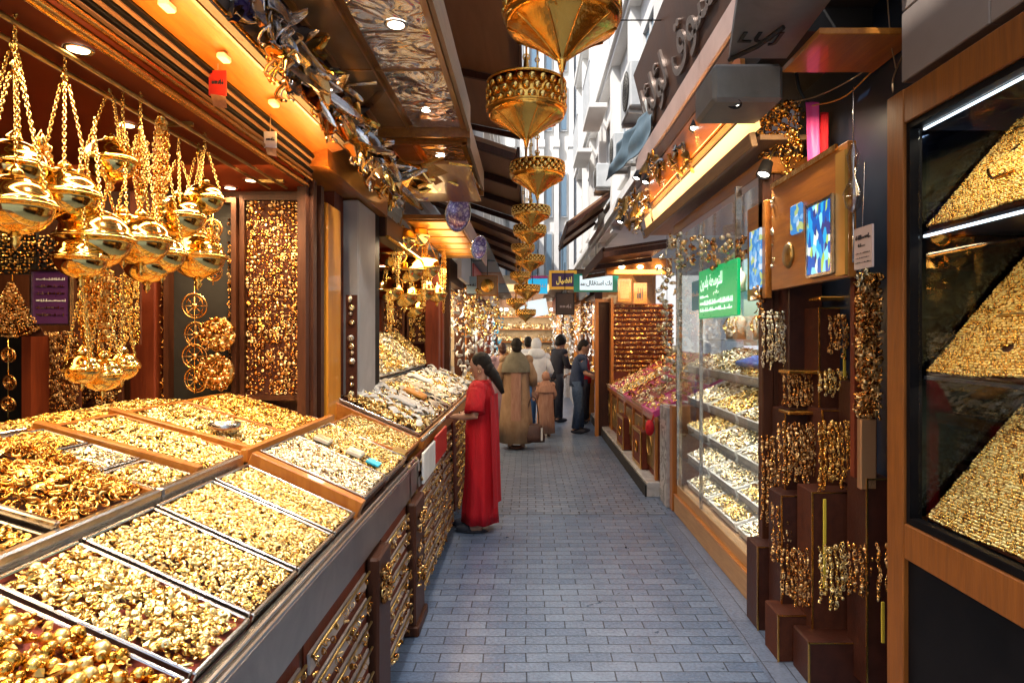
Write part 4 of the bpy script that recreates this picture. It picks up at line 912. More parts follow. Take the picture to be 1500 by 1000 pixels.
for i, (x_, y_, z_, mt, lb) in enumerate([(-1.0, 5.3, 1.22, 'card_white', 'white wrapped packet on the trays of the second stall'), (-.92, 6.1, 1.18, 'cloth_black', 'black pouch on the trays by the woman in red'), (-1.15, 6.9, 1.30, 'card_white', 'pale packet beyond the black pouch'), (-1.02, 5.8, 1.24, 'sign_orange', 'orange packet between the white wrapped ones')]):
    o = MB().obox((x_, y_, z_), (X+Z*-.45, Yv, Z+X*.45), (.10, .12, .015), .01).build('packet', mt); tag(o, lb, 'packet')
t = T('second_shop', 'second gold shop on the left with amber lit soffit', 'shop', (-2.4, 7.3, 0))
MB().box(-3.6, -1.30, 5.52, 9.2, 2.66, 2.74).build('ceiling', 'ceiling_red', t)
MB().box(-3.6, -1.36, 9.1, 9.2, 0, 2.66).build('wall', 'wood_red', t); MB().box(-3.7, -3.6, 5.5, 9.2, 0, 2.74).build('wall', 'wood_red', t)
MB().box(-3.6, -1.5, 5.505, 5.55, 0, 2.66).build('wall', 'wood_red', t)
MB().box(-1.36, -1.22, 5.55, 9.2, 2.6, 2.8, .01).build('header_beam', 'wood_dark', t)
MB().tube([(-1.21, 5.55, 2.60), (-1.21, 9.2, 2.60)], .014, 8).build('header_moulding', 'gold_lantern', t)
m = MB(); m.box(-1.20, -.62, 6.15, 9.2, 2.86, 2.9); m.build('soffit', 'wood_orange', t)
m = MB()
for k in range(6): m.box(-1.16, -.70, 6.22+.5*k, 6.62+.5*k, 2.842, 2.858, .004)
m.build('glowing_panel', 'cove_amber', t)
MB().box(-.635, -.61, 6.2, 9.4, 2.76, 2.94, .01).build('edge_board', 'rim_mauve', t)
for yy in (8.6, 9.0): MB().box(-1.38, -1.2, yy, yy+.18, 0, 2.6, .01).build('door_post', 'wood_red', t)
bead_panel('mesh_panel', 'gold strings on the end wall of the second left stall', 600, 400, 640, 500, ['link', 'drop'], .022, 'gold_pieces', Yd=9.05, frame='wood_dark', rows=False)
bead_panel('mesh_panel', 'gold hangings left of the strings in the second left stall', 563, 395, 590, 500, ['link', 'leaf'], .022, 'gold_copper', Yd=9.0, frame='wood_dark', rows=False)
GL2 = [(590, 350, 34, 310), (612, 345, 30, 318), (575, 372, 40, 320), (600, 395, 38, 340), (628, 392, 30, 345), (570, 425, 34, 360), (592, 432, 36, 360), (618, 425, 34, 362), (640, 430, 26, 372), (606, 452, 28, 390)]
for i, (px, py, d_, tp) in enumerate(GL2):
    place_globe(px, py, d_, tp, ['upper left globe over the second stall trays', 'upper right globe over the second stall trays', 'second row globe at the left against the black post', 'wide globe in the middle of the second stall cluster', 'second row globe at the right of the second stall cluster',
                                 'low globe at the left of the second stall cluster', 'low globe left of centre in the second stall cluster', 'low globe right of centre in the second stall cluster', 'low globe nearest the door posts of the second stall', 'lowest globe of the second stall cluster'][i], Yd=6.4+.22*i)
for i, (px, a, b_, Yd) in enumerate([(583, 330, 420, 6.3), (622, 340, 450, 7.3), (650, 360, 460, 8.3), (572, 430, 490, 6.6)]):
    tassel(px, a, b_, Yd, ['first', 'second', 'third', 'fourth', 'fifth', 'sixth', 'seventh', 'eighth'][i]+' gold tassel counted from the black post of the second left stall', .045, 'gold_pieces', 'gold tassels over the second left stall')
lamp('AREA', 'stall_light', (-1.15, 7.4, 2.62), 60, WARMW, .25, (-.15, 0, -1), sy=2.6)
lamp('AREA', 'soffit_light', (-.95, 7.6, 2.66), 8, WARM, .2, (0, 0, 1), sy=2.6)
for yy, lb in ((6.4, 'nearest'), (7.4, 'middle'), (8.4, 'farthest')): downlight((-1.9, yy, 2.655), f'{lb} ceiling spotlight inside the second left shop', .05, WARMW, 45, 'lamp_warm')
for px, py, Yd, lb in ((640, 340, 6.5, 'nearest'), (668, 370, 8.2, 'left'), (680, 377, 8.8, 'right')): downlight((-.66-.05, Yd, 2.855), f'{lb} tiny downlight at the end of the amber soffit', .04, WARMW, 45, 'lamp_warm')  # the nearest one is added to brighten the hanging gold
# ================================================================== RIGHT: BLACK DISPLAY CASE
t = T('display_case', 'tall black lined display case in an orange wood frame at the right edge', 'display case', (1.9, 1.6, 0))
fr = MB(); y0, y1 = .2, 2.72; xf = 1.5
fr.box(xf, xf+.10, 2.60, y1, .0, 2.74, .004); fr.box(xf+.002, xf+.10, y0, 2.599, 2.60, 2.738, .004); fr.box(xf+.002, xf+.10, y0, 2.599, .86, 1.0, .004); fr.box(xf+.004, xf+.10, y0, y0+.1, 1.001, 2.599)
fr.build('frame', 'case_wood', t)
fr = MB(); g = 2.575
fr.box(xf+.012, xf+.06, g, 2.5985, 1.002, 2.598); fr.box(xf+.012, xf+.06, y0+.1, g-.001, 1.002, 1.026); fr.box(xf+.012, xf+.06, y0+.1, g-.001, 2.574, 2.598); fr.box(xf+.004, xf+.03, y0+.1, g-.03, 1.028, 1.036); fr.build('inner_frame', 'black_lacquer', t)
MB().box(xf+.045, xf+.051, y0+.12, g-.002, 1.028, 2.572).build('glass_pane', 'glass', t)
m = MB(); m.box(xf+.101, 2.75, 2.60, 2.66, .86, 2.74); m.box(2.70, 2.75, y0, 2.599, .86, 2.74); m.box(xf+.101, 2.699, y0, 2.599, 2.70, 2.74); m.box(xf+.101, 2.699, y0, 2.599, .96, 1.0); m.build('lining', 'navy_lining', t); MB().box(xf+.07, 2.69, 2.590, 2.5985, 1.03, 2.57).build('end_mirror', 'dark_mirror', t)
MB().box(xf+.02, xf+.08, y0, 2.599, 0, .858).build('base_panel', 'black_lacquer', t)
MB().box(xf+.1, 2.7, y0, 2.66, 0, .858).build('plinth', 'black_matte', t)
m = MB(); m.box(xf+.065, xf+.5, y0+.15, 2.57, 2.150, 2.162); m.box(xf+.065, xf+.5, y0+.15, 2.57, 1.58, 1.592); m.build('glass_shelf', 'navy_lining', t)
MB().box(xf+.062, xf+.072, y0+.15, 2.57, 2.140, 2.149).build('light_strip', 'led_strip', t)
MB().box(xf+.062, xf+.070, y0+.15, 2.57, 2.565, 2.572).build('light_strip', 'led_strip', t)
lamp('AREA', 'case_light', (xf+.10, 1.6, 2.56), 9, (1, .86, .66), .05, (.35, 0, -1), sy=1.9)
lamp('AREA', 'case_light', (xf+.09, 1.6, 2.13), 6, (1, .86, .66), .03, (.35, 0, -1), sy=1.9)
lamp('AREA', 'case_light', (xf+.09, 1.6, 1.57), 6, (1, .86, .66), .03, (.35, 0, -1), sy=1.9)
vR = Vector((.40, 0, .46))
for i, (z0, h, mt, sz, lb, far) in enumerate([(2.175, .56, 'gold_pieces', .0062, 'top', 2.565), (1.605, .72, 'gold_pieces', .0060, 'middle', 2.565), (1.03, .70, 'gold_pale', .0058, 'bottom', 2.565)]):
    O = Vector((1.575, 1.15, z0)); L = far-1.15; v_ = vR.normalized(); n = nrm(Yv, vR); n = n if n.x < 0 else -n
    t = T('sloped_stand', f'{lb} sloped stand in the black display case', 'display stand', O+Yv*L/2, 'sloped stands of gold in the black display case')
    MB().obox(O+Yv*L/2+v_*h/2-n*.012, (Yv, v_, n), (L/2, h/2, .010), .004).build('board', 'velvet_brown', t)
    ft = MB(); ft.box(O.x+.20, O.x+.215, 1.2, far-.04, z0-.01, z0+h*.33); ft.build('prop', 'black_matte', t)
    e = np.array(O+n*.001); B = np.stack([np.array(Yv), np.array(v_), np.array(n)], axis=1)
    nu = int(L/(sz*1.3)); nv = int(h/(sz*2.1)); a, b_ = np.meshgrid((np.arange(nu)+.5)/nu*L, (np.arange(nv)+.5)/nv*h); a = a.ravel(); b_ = b_.ravel(); N = len(a)
    zz = .004+.006*np.abs(np.sin(a*11+b_*4))+rng.uniform(0, .002, N); b_ = b_+.006*np.sin(a*9); keep = (np.sin(a*6.3+i)*np.cos(b_*9+i*2) > -.985); a, b_, zz = a[keep], b_[keep], zz[keep]; N = len(a)
    Q = e+np.stack([a+rng.normal(0, .001, N), b_+rng.normal(0, .001, N), zz], axis=1)@B.T
    E = np.stack([rng.uniform(-.5, .5, N), rng.uniform(-.5, .5, N), rng.uniform(-.6, .6, N)], axis=1); Rm = np.einsum('ij,njk->nik', B, euler_mats(E))*sz
    w = rng.integers(0, 3, N); o = scatter('gold_rows', [(kd, Rm[w == k], Q[w == k]) for k, kd in enumerate(['bead', 'link', 'bead'])], mt)
    tag(o, f'rows of gold beads covering the {lb} sloped stand of the black case', 'jewellery', None, 'stuff')
    # heavier chains laid over the rows
    m = MB(); r = random.Random(i)
    for k in range(4):
        p0 = O+Yv*L*r.uniform(.15, .95)+v_*h*r.uniform(.1, .8)+n*.018; m.tube([p0+Yv*q*.022+v_*(.05*math.sin(q*.33+k)+.012*q)+n*.003*math.sin(q) for q in range(9)], .006, 6)
    tag(m.build('laid_chain', 'gold_deep'), f'thick chains laid across the {lb} sloped stand', 'necklaces')
t = T('small_gold_cups', 'two small gold trinkets near the top of the black case', 'trinkets', (1.8, 2.1, 2.45)); m = MB()
for px, py in ((1452, 122), (1478, 112)): m.ball(P(px, py, 2.3), (.03, .02, .018), 8, 6); m.torus(P(px, py, 2.3), Z, .03, .006, 12, 5)
m.build('trinket', 'gold_pale', t); MB().tube([P(1452, 122, 2.3)+Z*.18, P(1452, 122, 2.3)], .0015, 4).build('thread', 'steel', t)
# wall cladding above, dark void with cables
t = T('wall_cladding', 'grey brown stone cladding panels above the black display case', 'cladding', (1.55, 1.5, 2.8))
for k in range(5): MB().box(1.55, 1.70, .1+.52*k+.004, .1+.52*(k+1), 2.80, 3.09, .004).build('panel', 'cladding', t); MB().box(1.55, 1.70, .1+.52*k+.004, .1+.52*(k+1), 3.095, 3.9, .004).build('panel', 'cladding', t)
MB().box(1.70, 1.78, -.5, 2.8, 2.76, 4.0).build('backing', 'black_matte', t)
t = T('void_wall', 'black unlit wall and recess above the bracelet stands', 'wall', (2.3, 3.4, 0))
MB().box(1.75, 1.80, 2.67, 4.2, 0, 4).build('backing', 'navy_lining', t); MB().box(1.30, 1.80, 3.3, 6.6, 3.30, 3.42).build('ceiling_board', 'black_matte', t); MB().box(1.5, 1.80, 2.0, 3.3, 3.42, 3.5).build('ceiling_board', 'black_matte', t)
MB().box(1.28, 1.74, 2.86, 3.28, 3.08, 3.11, .004).build('orange_ceiling', 'wood_orange', t)
def cable(pts, r, mat, label):
    V = [P(*q) for q in pts]; o = []
    for i in range(len(V)-1):
        a, b_ = V[i], V[i+1]; c, d = V[max(i-1, 0)], V[min(i+2, len(V)-1)]
        for k in range(6):
            s = k/6; o.append(.5*((2*a)+(b_-c)*s+(2*c-5*a+4*b_-d)*s*s+(-c+3*a-3*b_+d)*s**3))
    o.append(V[-1]); return tag(MB().tube(o, r, 6).build('cable', mat), label, 'cable', 'loose cables at the top right')
cable([(1300, 0, 3.0), (1305, 60, 3.0), (1312, 100, 3.0)], .003, 'cable_tan', 'thin pale cable dangling at the top between case and sign box')
cable([(1345, -10, 3.0), (1335, 50, 3.0), (1310, 110, 3.0), (1308, 135, 2.9)], .004, 'cable_tan', 'curved tan cable falling to the corner of the display case')
cable([(1285, 88, 3.3), (1250, 115, 3.4), (1200, 140, 3.6), (1160, 150, 3.8)], .004, 'cable_tan', 'tan cable sagging under the black recess')
cable([(1165, 60, 3.8), (1170, 130, 3.8), (1205, 180, 3.8), (1215, 220, 3.8)], .011, 'cable_black', 'thick black cable bending down behind the sign box')
cable([(1190, 155, 3.6), (1240, 140, 3.4), (1300, 80, 3.2)], .004, 'sign_orange', 'orange cable under the black recess')
# ---- lit panel with screen above the stands
t = T('screen_panel', 'orange wood panel with bright blue picture screen above the bracelet stands', 'panel', (1.45, 3.4, 2.4))
MB().box(1.45, 1.49, 2.95, 3.88, 2.02, 2.64, .004).build('board', 'wood_orange', t); MB().box(1.436, 1.449, 2.95, 3.04, 2.03, 2.6).build('edge_strip', 'sign_yellowwood', t)
MB().box(1.435, 1.449, 3.04, 3.86, 2.62, 2.65).build('top_rail', 'gold_lantern', t)
MB().box(1.425, 1.4495, 3.06, 3.32, 2.06, 2.40, .003).build('screen', 'screen_blue', t); m = MB(); m.box(1.42, 1.448, 3.045, 3.059, 2.05, 2.42); m.box(1.42, 1.448, 3.321, 3.335, 2.05, 2.42); m.box(1.42, 1.448, 3.06, 3.32, 2.401, 2.415); m.box(1.42, 1.448, 3.06, 3.32, 2.045, 2.059); m.build('screen_frame', 'steel', t)
MB().box(1.43, 1.4495, 3.42, 3.56, 2.30, 2.46, .01).build('blue_badge', 'screen_pale', t)
m = MB(); m.lathe([(.001, .02), (.06, .015), (.075, 0), (.001, 0)], (1.449, 3.62, 2.2), 20, axis=(-1, 0, 0)); m.build('brass_boss', 'brass_dark', t)
t = T('small_screen', 'narrow blue lit screen on an orange post beside the green sign', 'screen', (1.44, 4.1, 2.3)); MB().box(1.44, 1.48, 3.95, 4.28, 1.98, 2.58, .004).build('post_board', 'wood_orange', t); MB().box(1.425, 1.439, 4.0, 4.2, 2.05, 2.42, .003).build('screen', 'screen_pale', t)
t = T('paper_notice', 'pinkish paper notice clipped beside the display case post', 'notice', (1.44, 2.8, 2.1)); MB().obox((1.44, 2.79, 2.13), (X, Yv, Z), (.004, .075, .09)).build('card', 'paper_pink', t); 
strokes('print', (1.4355, 2.85, 2.165), -Yv, Z, .12, .022, 'ink_dark', t, 6, 3, .001); strokes('print', (1.4355, 2.83, 2.135), -Yv, Z, .06, .014, 'ink_dark', t, 3, 8, .001)
for k in range(3): strokes('print', (1.4355, 2.85, 2.105-.02*k), -Yv, Z, .12, .005, 'ink_dark', t, 9, 12+k, .001)
m = MB(); m.tube([(1.44, 2.80, 2.22), (1.45, 2.80, 2.5)], .003, 5); m.build('string', 'steel', t)
# plastic lamp/glass ornament next to it
t = T('glass_lantern', 'clear glass pendant hanging beside the paper notice', 'pendant', (1.45, 2.9, 2.35)); c = V3((1.46, 2.92, 2.42)); MB().lathe([(.005, .2), (.03, .14), (.012, .05), (.045, -.03), (.03, -.09), (.004, -.12)], c, 16).build('glass', 'glass_film', t)
MB().tube([c+Z*.2, c+Z*.45], .003, 5).build('chain', 'steel', t); MB().tube([c-Z*.12, c-Z*.34], .006, 6).build('stem', 'steel', t)
# ---- velvet bracelet stands
def stand(x0, x1, y0, y1, z0, z1, label, mat='velvet_dark', trim=True, group='dark velvet display stands by the case'):
    t = T('velvet_stand', label, 'display stand', ((x0+x1)/2, (y0+y1)/2, z0), group); bk = MB().box(x0, x1, y0, y1, z0, z1, .006).build('block', mat, t)
    if trim:
        m = MB(); m.box(x0-.004, x0+.004, y0-.004, y0+.004, z0, z1); m.box(x0-.003, x1, y0-.004, y0-.0005, z1-.008, z1-.001); m.build('edge_trim', 'gold_deep', bk)
    return t
def bangle_ring(c, w, h, n, size, mat, label, d=None, kinds=('ring', 'bangle', 'hoop', 'drop')):
    """bracelets bunched round the front of a stand"""
    c = V3(c); ns = max(3, int(w/.021)); Q = []; E = []; r = random.Random(int(c.x*1000)+int(c.z*77))
    for k in range(ns):
        x0 = -w/2+w*(k+.5)/ns+r.uniform(-.004, .004); top = h/2-r.uniform(0, .02); L = h*r.uniform(.72, 1.05); m_ = int(L/(size*.75)); dp = .012+.028*math.sin(PI*(k+.5)/ns)
        for j in range(m_):
            f = j/m_; Q.append([c.x+x0+.004*math.sin(j*.8+k), c.y-dp-.022*math.sin(PI*f)-r.uniform(0, .006), c.z+top-L*f]); E.append([PI/2*(j % 2)+r.uniform(-.4, .4), PI/2+r.uniform(-.3, .3), r.uniform(-.5, .5)])
        for q in range(2): Q.append([c.x+x0, c.y-dp-.03, c.z+top-L*r.uniform(.2, 1)]); E.append([r.uniform(-3, 3), r.uniform(-3, 3), 0])
    Q = np.array(Q); N = len(Q); Rm = euler_mats(np.array(E))*(size*.62)*rng.uniform(.75, 1.2, N)[:, None, None]; kinds = ('link', 'bead', 'ring', 'drop'); k = rng.choice(4, N, p=[.45, .2, .2, .15])
    o = scatter('bracelet_cluster', [(kd, Rm[k == i], Q[k == i]) for i, kd in enumerate(kinds)], mat); return tag(o, label, 'bracelets', 'clusters of bracelets on the velvet stands', 'stuff')
def PX(px, Yd): return (px-775)/950*Yd
def PZ(py, Yd): return 1.75-(py-492)/950*Yd
# front row of blocks on the floor
for i, (a, b_, yt, yb, Yd, lb) in enumerate([(1185, 1270, 940, 1010, 3.25, 'lowest front velvet block at the foot of the bracelet stands'), (1140, 1188, 900, 990, 3.48, 'velvet block left of the lowest front one'), (1110, 1142, 800, 925, 3.85, 'tall narrow velvet block nearest the glass cabinet'),
                                              (1270, 1300, 700, 1010, 3.12, 'dark velvet block between the front one and the display case'), (1190, 1268, 720, 940, 3.40, 'velvet block behind the lowest front one'), (1145, 1192, 725, 900, 3.62, 'velvet block under the left bracelet cluster'),
                                              (1150, 1210, 600, 720, 3.75, 'velvet block in the middle tier on the left'), (1205, 1262, 600, 722, 3.55, 'velvet block in the middle tier on the right'), (1255, 1285, 560, 715, 3.35, 'velvet block of the tall bracelet cascade'),
                                              (1155, 1200, 415, 600, 3.85, 'tall dark velvet panel in the upper tier on the left'), (1200, 1250, 450, 600, 3.65, 'reddish velvet panel in the upper tier on the right')]):
    x0, x1 = PX(a, Yd), PX(b_, Yd); stand(x0, x1+.02, Yd, Yd+.2, max(.0, PZ(yb, Yd)), PZ(yt, Yd), lb, mat=['velvet_dark', 'velvet_brown', 'velvet_dark'][i % 3], trim=i not in (9,))
for i, (px, py, w, h, Yd, mt, lb) in enumerate([(1165, 840, 52, 85, 3.5, 'gold_copper', 'bracelet cluster on the lowest tier at the left'), (1213, 838, 42, 90, 3.3, 'gold_pale', 'paler bracelet cluster in the middle of the lowest tier'), (1258, 835, 46, 90, 3.2, 'gold_copper', 'bracelet cluster right of the paler one on the lowest tier'), (1288, 835, 26, 90, 3.05, 'gold_copper', 'bracelet cluster against the display case on the lowest tier'),
                                                   (1165, 665, 60, 95, 3.7, 'gold_copper', 'bracelet cluster on the middle tier at the left'), (1222, 665, 60, 100, 3.45, 'gold_deep', 'bracelet cluster on the middle tier at the right'), (1124, 700, 26, 130, 3.95, 'gold_copper', 'bracelets hanging against the glass cabinet edge'),
                                                   (1170, 570, 56, 50, 3.8, 'gold_copper', 'bracelet cluster on the upper tier at the left'), (1215, 560, 44, 40, 3.6, 'gold_pale', 'block of small gold rings on the upper tier'), (1130, 500, 36, 90, 3.95, 'gold_silver', 'silvery charms beside the tall velvet panel'), (1222, 490, 30, 60, 3.6, 'gold_copper', 'gold brooches on the reddish velvet panel'),
                                                   (1145, 780, 40, 90, 3.7, 'gold_copper', 'bracelet cluster behind the lowest tier at the left')]):
    bangle_ring((PX(px, Yd), Yd-.01, PZ(py, Yd)), w/950*Yd, h/950*Yd, int(w*h/9.5), .017, mt, lb)
for px, py0, py1, Yd, lb in [(1236, 510, 640, 3.55, 'upper'), (1207, 730, 860, 3.36, 'lower left'), (1292, 880, 940, 3.08, 'lower right')]:
    tag(MB().box(PX(px, Yd)-.008, PX(px, Yd)+.008, Yd-.012, Yd-.004, PZ(py1, Yd), PZ(py0, Yd), .002).build('brass_strip', 'sign_yellow'), f'{lb} bright yellow brass strip on the velvet stands', 'strip')
for px0, px1, py, Yd, lb in [(1150, 1212, 382, 3.8, 'topmost brass shelf bar above the velvet stands'), (1195, 1248, 438, 3.65, 'second brass shelf bar above the reddish panel'), (1150, 1230, 545, 3.7, 'brass shelf bar above the upper bracelets'), (1150, 1205, 604, 3.72, 'brass shelf bar below the upper bracelets'), (1255, 1288, 718, 3.3, 'brass ledge under the tall bracelet cascade')]:
    tag(MB().box(PX(px0, Yd), PX(px1, Yd), Yd-.05, Yd+.1, PZ(py, Yd)-.008, PZ(py, Yd)+.012, .004).build('brass_shelf', 'gold_deep'), lb, 'shelf')
# tall cascade of copper gold chains
t = T('bracelet_cascade', 'tall cascade of copper gold bracelets beside the display case post', 'bracelets', (1.62, 3.05, 1.0)); n = 760; w = PX(1284, 3.15)-PX(1253, 3.15)
A = np.stack([rng.uniform(0, w, n), rng.uniform(0, 1, n)*(PZ(405, 3.15)-PZ(610, 3.15)), rng.uniform(.0, .05, n)], axis=1); frame_scatter('strand', (PX(1253, 3.15), 3.15, PZ(610, 3.15)), X, Z, A, ['hoop', 'link', 'drop', 'leaf'], .015, 'gold_copper', t, tilt=1.2)['kind'] = 'stuff'
MB().box(PX(1253, 3.15), PX(1286, 3.15), 3.16, 3.2, PZ(700, 3.15), PZ(400, 3.15)).build('backboard', 'wood_red', t); MB().tube([(PX(1250, 3.15), 3.13, PZ(403, 3.15)), (PX(1288, 3.15), 3.13, PZ(403, 3.15))], .01, 8).build('rod', 'gold_polish', t)
MB().box(PX(1256, 3.15), PX(1280, 3.15), 3.12, 3.159, PZ(715, 3.15), PZ(612, 3.15), .006).build('copper_block', 'gold_copper_flat', t)
# ================================================================== RIGHT: GLASS CABINET
xg = 1.44
t = T('glass_cabinet', 'tall glass cabinet on an orange wood plinth along the right side', 'glass cabinet', (xg+.3, 5.3, 0))
m = MB(); m.box(xg, xg+.9, 3.98, 6.45, 0, .17, .006); m.box(xg+.03, xg+.9, 3.98, 6.45, .171, .27, .006); m.build('plinth', 'wood_tan', t)
MB().box(xg-.004, xg+.03, 3.97, 6.46, .172, .186, .003).build('plinth_edge', 'wood_upright', t)
m = MB(); m.box(xg+.02, xg+.07, 6.40, 6.45, .271, 2.75); m.box(xg+.02, xg+.05, 5.55, 5.562, .271, 2.7); m.build('corner_post', 'steel', t)
MB().box(xg+.0, xg+.07, 4.0, 4.075, .271, 2.75, .004).build('front_post', 'wood_dark', t)
MB().box(xg+.03, xg+.036, 4.076, 6.399, .275, 2.72).build('glass_pane', 'glass', t); MB().box(xg+.071, xg+.9, 6.42, 6.426, .275, 2.72).build('glass_pane', 'glass', t)
MB().box(xg+.9, xg+.94, 4.0, 6.45, .0, 2.75).build('back_panel', 'added_reflector', t); MB().box(xg+.071, xg+.9, 4.0, 4.03, .271, 2.75).build('side_panel', 'wood_dark', t)  # reflective back added to make the cabinet interior brighter
MB().box(xg, xg+.94, 3.98, 6.47, 2.751, 2.85, .006).build('top', 'wood_orange', t)
zs = [.30, .56, .84, 1.12, 1.42]; lv = ['lowest', 'second lowest', 'middle', 'second highest', 'top']
for i, z0 in enumerate(zs):
    d = .50-.03*i; x0 = xg+.10+.10*(4-i)*0+.05*i*0
    if i: MB().box(xg+.06, xg+.85, 4.05, 6.35, z0-.012, z0-.004).build('glass_shelf', 'glass_film', t)
    for j in range(3):
        ya = 4.1+.76*j; nm = ['near', 'middle', 'far'][j]
        filled(Vector((xg+.10, ya, z0+.03)), Yv, Vector((.5, 0, .17)), .70, .52, f'{nm} white tray on the {lv[i]} level of the glass cabinet', ['leaf', 'ring', 'link', 'bar'], .018, ['gold_silver', 'gold_pale', 'gold_silver'][(i+j) % 3], f'pale jewellery in the {nm} tray on the {lv[i]} cabinet level', rim='card_white', bed='card_white', group='white trays in the glass cabinet', layers=1.35, mound=.03)
tag(MB().obox((xg+.25, 4.75, 1.56), (X+Z*.3, Yv, Z-X*.3), (.09, .30, .02), .01).build('blue_case', 'sign_blue_deep'), 'blue jewellery case on the top level of the glass cabinet', 'case')
lamp('AREA', 'cabinet_light', (xg+.16, 5.2, 2.70), 62, (1, .93, .80), .1, (.75, 0, -1), sy=2.2, spread=95)
for i, z0 in enumerate(zs[1:]): lamp('AREA', 'shelf_light', (xg+.08, 5.2, z0-.02), 8, (1, .93, .80), .02, (.7, 0, -1), sy=2.2, spread=110)
# figures and busts on the upper shelves of the cabinet
def bust(c, label, s=1.0):
    t = T('necklace_bust', label, 'necklace bust', c, 'necklace busts in the glass cabinet'); x, y, z = c
    MB().loft([(x, y, z, .06*s, .07*s), (x, y, z+.10*s, .05*s, .08*s), (x+.01, y, z+.17*s, .05*s, .10*s), (x+.01, y, z+.20*s, .03*s, .06*s), (x, y, z+.23*s, .022*s, .022*s), (x, y, z+.29*s, .02*s, .02*s)], 16).build('form', 'velvet_cream', t)
    n = 90; k = np.arange(n)/n*2*PI; rr = .055*s; Q = np.stack([x-.055*s+0*k+.02*np.cos(k)**2, y+rr*np.sin(k), z+.15*s+.06*s*np.cos(k)], axis=1); scatter('necklace', [('bead', euler_mats(rng.uniform(-1, 1, (n, 3)))*.008*s, Q), ('leaf', euler_mats(rng.uniform(-3, 3, (30, 3)))*.016*s, Q[20:50]+np.array([-.01, 0, -.02]))], 'gold_pale', t)
r = random.Random(9)
k = 0
for zz in (1.72, 2.12):
    MB().box(xg+.30, xg+.85, 4.05, 6.35, zz-.012, zz-.004).build('glass_shelf', 'glass_film', bpy.data.objects['glass_cabinet'])
    for j in range(6):
        bust((xg+.45+.05*(j % 2), 4.3+.38*j, zz), f'necklace bust {["first", "second", "third", "fourth", "fifth", "sixth"][j]} from the near post on the {"lower" if zz < 2 else "upper"} bust shelf', .95)
# hanging strings inside along the top and on the far corner post
def strand(px, py0, py1, Yd, label, mat='gold_silver', s=.02, group='pendant strings along the glass cabinet', kinds=('leaf', 'coin', 'bead', 'drop'), spread=.03):
    a, b_ = P(px, py0, Yd), P(px, py1, Yd); n = max(8, int((a-b_).length/(s*.55))); t = T('pendant_string', label, 'pendant string', a, group)
    f = np.arange(n)/n; Q = np.array(a)*(1-f[:, None])+np.array(b_)*f[:, None]+rng.normal(0, spread, (n, 3))*np.array([1, .6, .2]); k = rng.integers(0, len(kinds), n)
    Rm = euler_mats(rng.uniform(-PI, PI, (n, 3)))*s*rng.uniform(.6, 1.2, n)[:, None, None]; scatter('charm', [(kd, Rm[k == i], Q[k == i]) for i, kd in enumerate(kinds)], mat, t)['kind'] = 'stuff'; MB().tube([a, b_], .003, 4).build('cord', 'steel', t)
strand(977, 345, 560, 6.55, 'long pendant string on the far corner of the glass cabinet', 'gold_silver', .035, spread=.05)
for i, px in enumerate((995, 1012, 1030, 1048, 1066, 1083)): strand(px, 345+(i % 2)*4, 395-(i % 3)*6, 5.4-.2*i, f'{["first", "second", "third", "fourth", "fifth", "sixth"][i]} short charm string from the far end above the green sign', ['gold_silver', 'gold_copper'][i % 2], .022)
for i, (px, a, b_, Yd) in enumerate([(1118, 150, 240, 4.2), (1130, 150, 262, 4.1), (1143, 148, 250, 4.0), (1156, 150, 258, 3.9), (1168, 148, 235, 3.85)]): strand(px, a, b_, Yd, f'{["leftmost", "second", "middle", "fourth", "rightmost"][i]} beaded gold string hanging under the sign box', 'gold_deep', .018, 'beaded gold strings under the sign box', ('link', 'bead', 'ring'), .018)
for i, (px, a, b_, Yd, lb) in enumerate([(1140, 290, 395, 3.85, 'string of charms left of the picture screen'), (1165, 300, 372, 3.7, 'gold charms on the brass boss of the screen panel'), (1178, 290, 390, 3.6, 'silver string just left of the picture screen'), (1112, 420, 470, 4.0, 'short string below the narrow blue screen'), (1262, 395, 420, 3.1, 'small hook of chains above the cascade')]): strand(px, a, b_, Yd, lb, ['gold_silver', 'gold_copper'][i % 2], .016, spread=.02)
tag(sheet('hanging_scarf', 'bright pink scarf hanging under the sign box', 'sign_pink', [P(1180, 150, 3.75), P(1200, 150, 3.7), P(1202, 235, 3.7), P(1184, 238, 3.75)], .006, 8, 'scarf', 3), 'bright pink scarf hanging under the sign box', 'scarf')
tag(sheet('hanging_scarf', 'dark red scarf beside the bright pink one', 'cloth_red', [P(1203, 165, 3.7), P(1214, 165, 3.65), P(1214, 225, 3.65), P(1204, 232, 3.7)], .006, 9, 'scarf', 3), 'dark red scarf beside the bright pink one', 'scarf')
# green sign
t = T('green_sign', 'green sign with white Arabic lettering on the glass cabinet', 'sign', (xg-.03, 4.7, 1.9))
ys0, ys1 = 4.35, 5.33; zb, zt = 1.89, 2.275
MB().box(xg-.045, xg-.02, ys0, ys1, zb, zt, .004).build('board', 'sign_green_lit', t)
xs = xg-.0465
text('lettering', arab('للتوسعة بلدون'), (xs, ys1-.05, zt-.17), -Yv, Z, .60, .12, 'ink_lit', t, .03)
text('lettering', arab('رقم'), (xs, ys1-.42, zt-.215), -Yv, Z, .14, .035, 'ink_lit', t, .03); strokes('lettering', (xs, ys1-.05, zt-.225), -Yv, Z, .24, .022, 'ink_lit', t, 6, 3)
strokes('lettering', (xs, ys1-.05, zb+.10), -Yv, Z, .86, .04, 'ink_lit', t, 20, 5); strokes('lettering', (xs, ys1-.05, zb+.05), -Yv, Z, .84, .034, 'ink_lit', t, 22, 6)
MB().box(xg-.019, xg+.02, ys0+.1, ys0+.13, zt-.05, zt+.5).build('bracket', 'steel', t)
